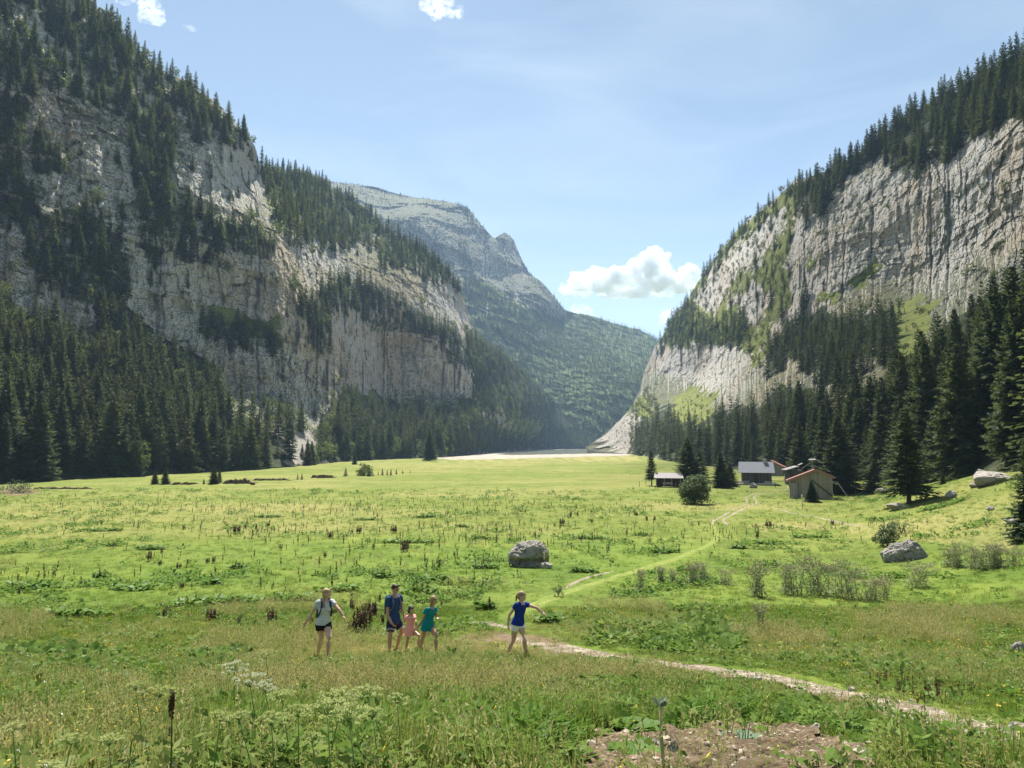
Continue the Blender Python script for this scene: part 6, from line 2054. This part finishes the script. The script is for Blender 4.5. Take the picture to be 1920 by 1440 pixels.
def thistle(seed, h, w):
    r = np.random.default_rng(seed)
    st = MB(); B, T, S, W = [], [], [], []; hb = []
    for _ in range(22):
        a = r.uniform(0, 6.28); sp = r.uniform(.25, 1.1) * w / 2
        p0 = Vector((r.normal() * .17 * w, r.normal() * .17 * w, -.05)); p2 = Vector((sp * math.cos(a), sp * math.sin(a), h * r.uniform(.62, .98)))
        p1 = p0.lerp(p2, .55) + Vector((0, 0, .12 * h)) - Vector((p2.x, p2.y, 0)) * .05
        st.tube([p0, p1, p2], [.010, .008, .005], 4)
        for k in range(34):
            t = r.random() ** .8
            c = p0.lerp(p1, t * 2) if t < .5 else p1.lerp(p2, t * 2 - 1)
            d = unit(np.array([r.normal(), r.normal(), .25 + .4 * r.normal()])); L = r.uniform(.05, .17) * (1.2 - .6 * t)
            c = c + Vector((r.normal(), r.normal(), 0)) * .05
            if k < 8: c = Vector((r.normal() * w * .22, r.normal() * w * .22, r.uniform(.02, .3) * h)); L *= 1.3
            B.append(c[:]); T.append(np.array(c[:]) + d * L); S.append(unit(np.cross(d, r.normal(size=3)))); W.append(L * .17)
        for k in range(6):
            d = Vector((r.normal() * .12, r.normal() * .12, r.uniform(-.18, .08)))
            q = p2 + d; st.tube([p1.lerp(p2, .8), q], [.005, .004], 3)
            hb.append(q)
    hd = MB()
    for q in hb: ico(hd, q, (.017, .017, .024), None, 1)
    return st, kites(*(np.array(q) for q in (B, T, S, W))), hd


TH = []
for i in range(5):
    st, lv, hd = thistle(800 + i, 1.5, (1.0, 1.35, .8, 1.2, 1.5)[i])
    TH.append((st.mesh("stem", M["pale_stem"]), mesh_np("leaves", *lv, [M["thistle_leaf"]]), hd.mesh("flower_heads", M["thistle_head"])))
THI = [(1421, 1118, 78), (1481, 1115, 60), (1535, 1115, 72), (1587, 1122, 68), (1633, 1126, 52), (1658, 1124, 48), (1723, 1102, 52), (1300, 1096, 40), (1317, 1090, 42), (1360, 1096, 36), (1427, 1188, 58), (1793, 1064, 46), (1850, 1066, 52), (1868, 1064, 50), (1827, 1066, 40), (1200, 1112, 42), (1240, 1092, 36), (1262, 1095, 30), (1780, 1062, 34), (1900, 1062, 36)]
for i, (px, py, h) in enumerate(THI):
    p = hit(px, py); s = h * p.y / F / 1.5
    e = empty("thistle", p, i * 1.3, (s * (.85 + .12 * (i * 7 % 5)), s * (.85 + .1 * (i * 3 % 5)), s * (.88 + .06 * (i % 4))))
    if i < 6: lb, gp = "grey seeding thistle in the row of tall thistles below the angular rock", "row of tall thistles below the angular rock"
    elif px == 1723: lb, gp = "grey thistle standing right in front of the angular rock", None
    elif px == 1427: lb, gp = "thin pale thistle standing nearest, in open grass below the thistle row", None
    elif px > 1760: lb, gp = "grey thistle on the slope right of the angular rock", "thistles right of the angular rock"
    else: lb, gp = "grey thistle on the meadow between the boulder and the tall thistle row", "thistles between the boulder and the row"
    tag(e, lb, "thistle", gp)
    for nm, me in zip(("stem", "foliage", "blossom"), TH[(i * 3 + i // 4) % 5]): obj_me(nm, me, e)

M["umbel"] = m_leaves("umbel_flowers", (.36, .41, .11), (.54, .57, .26), .35)
M["umbel_white"] = m_leaves("umbel_white", (.46, .48, .30), (.62, .63, .46), .3)
M["umbel_stem"] = flat_mat("umbel_stem", (.13, .20, .05), .7, .3, 12)
M["umbel_leaf"] = m_leaves("umbel_leaf", (.07, .13, .03), (.14, .22, .06), .4)


def umbel(seed, R_, rays=22):
    r = np.random.default_rng(seed)
    st = MB(); B, T, S, W = [], [], [], []
    for k in range(rays):
        a = k * 2.4 + r.normal() * .2; q = R_ * math.sqrt((k + .5) / rays) * r.uniform(.85, 1.12)
        tip = Vector((q * math.cos(a), q * math.sin(a), R_ * .62 - .32 * q * q / R_ + r.normal() * .006))
        st.tube([(0, 0, 0), tip * .5 + Vector((0, 0, .012)), tip], [.0022, .0016, .0012], 3)
        for _ in range(26):
            d = unit(np.array([r.normal(), r.normal(), abs(r.normal()) * .5]))
            L = R_ * .20 * r.uniform(.5, 1)
            c = np.array(tip[:]) + d * L * .55
            t2 = c + unit(d + r.normal(size=3) * .6) * R_ * .075
            B.append(c); T.append(t2); S.append(unit(np.cross(t2 - c, r.normal(size=3)))); W.append(R_ * .033)
    return st, kites(*(np.array(q) for q in (B, T, S, W)))


UM = []
for i in range(4):
    st, fl = umbel(850 + i, .12)
    UM.append((st.mesh("rays", M["umbel_stem"]), mesh_np("flower", *fl, [M["umbel"]]), mesh_np("flower", *fl, [M["umbel_white"]])))
UML = [(440, 1245, 52, 5.6, 1), (470, 1268, 70, 5.2, 1), (497, 1284, 48, 5.0, 1), (530, 1298, 60, 4.6, 0), (615, 1318, 92, 4.0, 0), (640, 1296, 84, 4.3, 0), (690, 1290, 62, 4.6, 0), (745, 1306, 48, 4.8, 0), (510, 1342, 62, 4.0, 0), (413, 1338, 54, 4.1, 0), (450, 1337, 46, 4.2, 0), (560, 1328, 56, 4.2, 0), (700, 1332, 50, 4.4, 0), (585, 1378, 48, 3.6, 0), (205, 1380, 64, 3.9, 0), (135, 1380, 54, 4.0, 0), (300, 1290, 60, 4.8, 0), (500, 1222, 42, 6.0, 0), (25, 1358, 50, 4.0, 0), (90, 1432, 60, 3.3, 0), (655, 1330, 80, 3.9, 0), (255, 1280, 44, 5.0, 0)]
for i, (px, py, w, Y, wh) in enumerate(UML):
    top = atv(px, py, Y)
    r = np.random.default_rng(870 + i)
    bx, by = top.x + r.normal() * .10, top.y + r.normal() * .08
    base = Vector((bx, by, float(ground(bx, by))))
    s = w * .95 * Y / F / .24
    e = empty("umbel_plant", base)
    if wh: lb, gp = "cow parsley with a white flower umbel, left of the yellowish ones", "white umbels left of the yellowish ones"
    elif 520 <= px <= 760: lb, gp = "tall yellow-green umbel plant in the dense clump below the walkers", "yellow-green umbels in the clump below the walkers"
    elif px < 320: lb, gp = "pale faded umbel plant in the grass at the lower left", "faded umbels at the lower left"
    else: lb, gp = "yellow-green umbel plant left of the dense umbel clump", "yellow-green umbels left of the clump"
    tag(e, lb, "plant", gp)
    top = top - Vector((0, 0, .07 * s))
    b = MB(); m1 = (top - base) * .5 + Vector((r.normal() * .04, r.normal() * .04, 0))
    b.tube([(0, 0, -.05), m1, top - base], [.0055, .0045, .003], 6)
    b.build("stem", M["umbel_stem"], e, True)
    fo = obj_me("blossom", UM[i % 4][2 if wh else 1], e); fo.location = top - base; fo.scale = (s,) * 3
    fo.rotation_euler = (r.normal() * .12, r.normal() * .12, i)
    ry = obj_me("rays", UM[i % 4][0], fo)
    lf = obj_np("leaf", *leaves_low(880 + i, 16, .06, .16, .10, .22, .26), [M["umbel_leaf"]], False, e)

# dark dock spike, thistle stalk, rosettes
p = hit(330, 1440); top = atv(323, 1296, 4.0); base = Vector((top.x, top.y, float(ground(top.x, top.y))))
e = empty("dock_plant", base); tag(e, "single dark brown dock spike standing up before the umbels", "plant")
hgt = top.z - base.z
MB().tube([(0, 0, -.05), (.01, 0, hgt * .5), (0, 0, hgt)], [.006, .005, .003], 6).build("stem", M["dock_stem"], e)
r = np.random.default_rng(3); n = 420
t = np.where(r.random(n) < .75, .88 + .055 * r.normal(size=n), .70 + .03 * r.normal(size=n)).clip(.6, 1.0); a = r.uniform(0, 6.28, n)
B = np.stack([.004 * np.cos(a), .004 * np.sin(a), t * hgt], -1); Dv = unit(np.stack([np.cos(a), np.sin(a), .7 + 0 * a], -1)); L = r.uniform(.004, .020, n) * np.where(t > .78, 1, .6)
obj_np("seed_head", *kites(B, B + Dv * L[:, None], unit(np.cross(Dv, r.normal(size=(n, 3)))), L * .45), [M["dock_seed"]], False, e)

top = atv(1239, 1322, 4.6); base = Vector((top.x + .01, top.y, float(ground(top.x, top.y)))); hgt = top.z - base.z
e = empty("thistle", base); tag(e, "bare pale thistle stalk with a silvery leaf tuft, standing over the bare earth", "thistle")
MB().tube([(.015, 0, -.1), (0, .01, hgt * .35), (-.012, 0, hgt * .7), (-.008, 0, hgt)], [.013, .011, .010, .009], 8).build("stem", flat_mat("dead_stalk", (.44, .33, .22), .85, .3, 16), e, True)
n = 26
a = r.uniform(0, 6.28, n); Dv = unit(np.stack([np.cos(a) * .55, np.sin(a) * .55, r.uniform(.3, 1.2, n)], -1)); L = r.uniform(.035, .085, n); B = np.repeat(np.array([[-.008, 0, hgt - .01]]), n, 0)
obj_np("leaf_tuft", *kites(B, B + Dv * L[:, None], unit(np.cross(Dv, r.normal(size=(n, 3)))), L * .2), [m_leaves("silver_leaf", (.19, .25, .16), (.36, .42, .30), .35)], False, e)


def rosette(px, py, wpx, label, m, n=30, spikes=0, seed=1):
    p = hit(px, py); w = wpx * p.y / F / 2
    r = np.random.default_rng(seed)
    e = empty("rosette_plant", p); tag(e, label, "plant")
    a = r.uniform(0, 6.28, n); L = w * r.uniform(.55, 1.05, n)
    V, Fc = [], []
    for k in range(n):
        d = np.array([math.cos(a[k]), math.sin(a[k]), 0]); sd_ = np.array([-d[1], d[0], 0]); rise = r.uniform(.15, .6)
        o = len(V)
        for i in range(6):
            t = i / 5
            c = d * L[k] * t + np.array([0, 0, .02 + L[k] * (rise * t - .55 * rise * t * t) + .012 * math.sin(9 * t + k)])
            ww = L[k] * .30 * math.sin(math.pi * (.12 + .86 * t)) * (1 + .12 * math.sin(23 * t))
            V += [c - sd_ * ww + np.array([0, 0, .25 * ww]), c, c + sd_ * ww + np.array([0, 0, .25 * ww])]
        for i in range(5):
            for j in range(2):
                q = o + 3 * i + j
                Fc.append((q, q + 1, q + 4, q + 3))
    obj_np("leaf", np.array(V), np.array(Fc), [M[m]], True, e)
    for k in range(spikes):
        x, y = r.normal() * w * .3, r.normal() * w * .2
        MB().tube([(x, y, 0), (x + r.normal() * .02, y, .10), (x + r.normal() * .03, y, r.uniform(.16, .26))], [.007, .006, .003], 6).build("stem", M["pale_stem"], e)


M["rosette_grey"] = m_leaves("rosette_grey", (.07, .13, .07), (.14, .21, .12), .2)
M["rosette_dark"] = m_leaves("rosette_dark", (.025, .075, .03), (.05, .12, .04), .25)
rosette(1388, 1396, 92, "grey-green leaf rosette with upright stalks on the bare earth", "rosette_grey", 34, 7, 1)
rosette(1462, 1356, 84, "dark green leafy rosette behind the bare earth", "rosette_dark", 60, 0, 2)
rosette(1335, 1385, 40, "small grey-green rosette beside the larger one with stalks", "rosette_grey", 18, 0, 3)
rosette(1190, 1425, 110, "bright green leafy rosette at the bottom edge on the bare earth", "weed_bright" if "weed_bright" in M else "dock_leaf", 60, 0, 4)
rosette(1600, 1382, 90, "broad green leaves at the right rim of the bare earth", "dock_leaf", 40, 0, 5)
rosette(1195, 1375, 100, "lush green leaves at the upper rim of the bare earth", "dock_leaf", 60, 0, 6)
# ------------------------------------------------------------------ light, sky, air
SUN_AZ, SUN_EL = math.radians(-9), math.radians(56)
sd = Vector((math.sin(SUN_AZ) * math.cos(SUN_EL), math.cos(SUN_AZ) * math.cos(SUN_EL), math.sin(SUN_EL)))
sun = bpy.data.lights.new("sun", "SUN")
sun.energy = 4.7
sun.angle = math.radians(.5)
sun.color = (1.0, .95, .86)
so = bpy.data.objects.new("sun", sun)
so.rotation_euler = sd.to_track_quat("Z", "Y").to_euler()
so.location = (0, 0, 300)
link(so)

w = bpy.data.worlds.new("World")
scene.world = w
w.use_nodes = True
nt = w.node_tree
nt.nodes.clear()
wo = nt.nodes.new("ShaderNodeOutputWorld")
bg = nt.nodes.new("ShaderNodeBackground")
sk = nt.nodes.new("ShaderNodeTexSky")
sk.sky_type = "NISHITA"
sk.sun_disc = False
sk.sun_elevation = SUN_EL
sk.sun_rotation = SUN_AZ
sk.altitude = 1400
sk.air_density = 1.0
sk.dust_density = .3
sk.ozone_density = .25
bg.inputs[1].default_value = .054
# thin high cirrus, part of the sky itself
tc = nt.nodes.new("ShaderNodeTexCoord")
mp = nt.nodes.new("ShaderNodeMapping"); mp.inputs["Scale"].default_value = (1.3, 2.0, 5.5); mp.inputs["Rotation"].default_value = (0, .25, .3)
nz = nt.nodes.new("ShaderNodeTexNoise"); nz.inputs["Scale"].default_value = 1.6; nz.inputs["Detail"].default_value = 7; nz.inputs["Roughness"].default_value = .55; nz.inputs["Distortion"].default_value = .6
rp = nt.nodes.new("ShaderNodeValToRGB"); rp.color_ramp.elements[0].position = .44; rp.color_ramp.elements[1].position = .8
rp.color_ramp.elements[1].color = (.26, .26, .26, 1)
mx = nt.nodes.new("ShaderNodeMix"); mx.data_type = "RGBA"
mx.inputs[7].default_value = (8.0, 8.5, 8.8, 1)
nt.links.new(tc.outputs["Generated"], mp.inputs[0]); nt.links.new(mp.outputs[0], nz.inputs["Vector"]); nt.links.new(nz.outputs["Fac"], rp.inputs[0])
hs_ = nt.nodes.new("ShaderNodeHueSaturation"); hs_.inputs["Saturation"].default_value = .80; hs_.inputs["Hue"].default_value = .487; nt.links.new(sk.outputs[0], hs_.inputs["Color"])
nt.links.new(rp.outputs[0], mx.inputs[0]); nt.links.new(hs_.outputs[0], mx.inputs[6]); nt.links.new(mx.outputs[2], bg.inputs[0]); nt.links.new(bg.outputs[0], wo.inputs[0])

# air
HAZE_D = 0.00010
hm = NT("air")
pv = hm.n("VolumePrincipled")
pv.inputs["Color"].default_value = (.46, .66, 1.0, 1)
pv.inputs["Density"].default_value = HAZE_D
pv.inputs["Anisotropy"].default_value = .0
pv.inputs["Density Attribute"].default_value = ""
hm.t.links.new(pv.outputs[0], hm.out.inputs["Volume"])
try:
    hm.m.cycles.homogeneous_volume = True
except Exception:
    pass
hb = MB().box(-2600, 3000, -400, 6200, -40, 1010)
tag(hb.build("haze", hm.m), "pale blue air that fades the far mountains", None, None, "stuff")

# fair-weather clouds beyond the air box
def cloud(px, py, wpx, hpx, Y, label, seed, lumps=26, mat="cloud"):
    c = atv(px, py, Y); k = Y / F
    r = np.random.default_rng(seed)
    w, h = wpx * k / 2, hpx * k
    mb = MB()
    for i in range(lumps):
        u = r.uniform(-1, 1); top = (1 - abs(u) ** 2.2)
        v = r.uniform(0, 1) * top
        rad = h * r.uniform(.20, .36) * (.45 + .55 * top)
        ico(mb, (u * w * .9, r.normal() * w * .22, v * h * .62 + h * .08), (rad * 1.25, rad, rad), None, 3)
    me = mb.mesh("cloud", M[mat])
    o = bpy.data.objects.new("tmp", me); COL.objects.link(o)
    md = o.modifiers.new("r", "REMESH"); md.mode = "VOXEL"; md.voxel_size = h / 34
    ev = bpy.data.meshes.new_from_object(o.evaluated_get(bpy.context.evaluated_depsgraph_get()))
    bpy.data.objects.remove(o)
    V = np.empty(len(ev.vertices) * 3, np.float32); ev.vertices.foreach_get("co", V); V = V.reshape(-1, 3).astype(float)
    N = np.empty(len(ev.vertices) * 3, np.float32); ev.vertices.foreach_get("normal", N); N = N.reshape(-1, 3)
    q = V / (h * .36)
    n_ = fbm(q[:, 0] + seed, q[:, 1], q[:, 2], 5, seed, .6)
    V += N * (np.abs(n_) * .16 * h)[:, None]
    V[:, 2] = np.where(V[:, 2] < h * .1, h * .1 + (V[:, 2] - h * .1) * .45, V[:, 2])
    ev.vertices.foreach_set("co", V.astype(np.float32).ravel()); ev.materials.clear(); ev.materials.append(M[mat])
    ev.polygons.foreach_set("use_smooth", np.ones(len(ev.polygons), bool)); ev.update()
    o = obj_me("cloud", ev); o.location = c
    tag(o, label, "cloud")
    return o


def vapour(name, dens, lo, hi, sc, g):
    ct = NT(name)
    cvn = ct.n("VolumePrincipled")
    cvn.inputs["Color"].default_value = (.93, .94, .96, 1); cvn.inputs["Anisotropy"].default_value = g; cvn.inputs["Density Attribute"].default_value = ""
    ct.t.links.new(cvn.outputs[0], ct.out.inputs["Volume"])
    geo = ct.n("TexCoord").outputs["Object"]
    cmap = ct.n("Mapping"); cmap.inputs["Scale"].default_value = (1 / sc, 1 / sc, 1.2 / sc); ct.t.links.new(geo, cmap.inputs[0])
    cno = ct.n("TexNoise"); ct.t.links.new(cmap.outputs[0], cno.inputs["Vector"]); cno.inputs["Scale"].default_value = 1; cno.inputs["Detail"].default_value = 5; cno.inputs["Roughness"].default_value = .6
    cden = ct.ramp(cno.outputs["Fac"], [(lo, 0.0), (hi, 1.0)])
    ct.t.links.new(ct.math("MULTIPLY", cden, dens), cvn.inputs["Density"])
    return ct.m


M["cloud"] = vapour("cloud_vapour", .030, .38, .66, 150, .0)
M["cloud_thin"] = vapour("cloud_vapour_thin", .006, .42, .70, 60, .3)
cloud(1186, 551, 306, 68, 7000, "large white cumulus cloud low over the valley gap", 1, 40)
cloud(1090, 600, 50, 34, 7400, "small cloud puff peeping over the wooded ridge below the big cumulus", 2, 12, "cloud_thin")
cloud(1258, 612, 40, 38, 7400, "small cloud puff beside the right mountain's edge", 3, 12, "cloud_thin")
cloud(822, 26, 100, 36, 7000, "flat white cloud at the top edge of the sky", 4, 16, "cloud_thin")
cloud(284, 44, 38, 46, 7000, "small ragged cloud just right of the crest trees at the top left", 5, 12, "cloud_thin")
cloud(354, 56, 26, 18, 7000, "tiny cloud puff right of the ragged one at the top left", 6, 8, "cloud_thin")
cloud(245, 8, 60, 20, 7000, "thin cloud behind the crest trees at the top left", 7, 8, "cloud_thin")



def veil(gx, gy, rx, ry, H_, T, label, seed):
    """a thin cloud high overhead; its soft shade falls round (gx, gy) on the ground"""
    cx, cy_ = gx + sd.x / sd.z * H_, gy + sd.y / sd.z * H_
    bm = bmesh.new(); bmesh.ops.create_icosphere(bm, subdivisions=5, radius=1)
    V = np.array([v.co[:] for v in bm.verts])
    q = 1 + .30 * fbm(V[:, 0] * 1.6 + seed, V[:, 1] * 1.6, V[:, 2] * 1.6, 4, seed)
    th = 55.0
    V = V * q[:, None] * np.array([rx, ry, th])
    for v, c_ in zip(bm.verts, V): v.co = c_
    t = NT("veil_vapour")
    v_ = t.n("VolumePrincipled"); v_.inputs["Color"].default_value = (.99, .99, 1, 1); v_.inputs["Density Attribute"].default_value = ""
    v_.inputs["Density"].default_value = -math.log(T) / (2 * th / sd.z); v_.inputs["Anisotropy"].default_value = .2
    t.t.links.new(v_.outputs[0], t.out.inputs["Volume"])
    me = bpy.data.meshes.new("cloud"); bm.to_mesh(me); bm.free(); me.materials.append(t.m)
    o = obj_me("cloud", me); o.location = (cx, cy_, H_)
    tag(o, label, "cloud")


veil(250, 250, 200, 330, 1350, .50, "thin cloud high above the frame that dims the right cliff and the huts", 21)
veil(10, 2, 150, 52, 1250, .86, "small thin cloud high above the frame that dims the near bank", 22)

vs = scene.view_settings
vs.view_transform = "Standard"
vs.look = "None"
vs.exposure = 1.55
vs.gamma = 1
vs.use_curve_mapping = False
cy = scene.cycles
cy.use_denoising = True
cy.denoiser = "OPENIMAGEDENOISE"
cy.denoising_input_passes = "RGB_ALBEDO_NORMAL"
cy.denoising_prefilter = "ACCURATE"
cy.max_bounces = 6
cy.diffuse_bounces = 4
cy.glossy_bounces = 2
cy.transmission_bounces = 4
cy.volume_bounces = 4
cy.transparent_max_bounces = 8
cy.caustics_reflective = False
cy.caustics_refractive = False
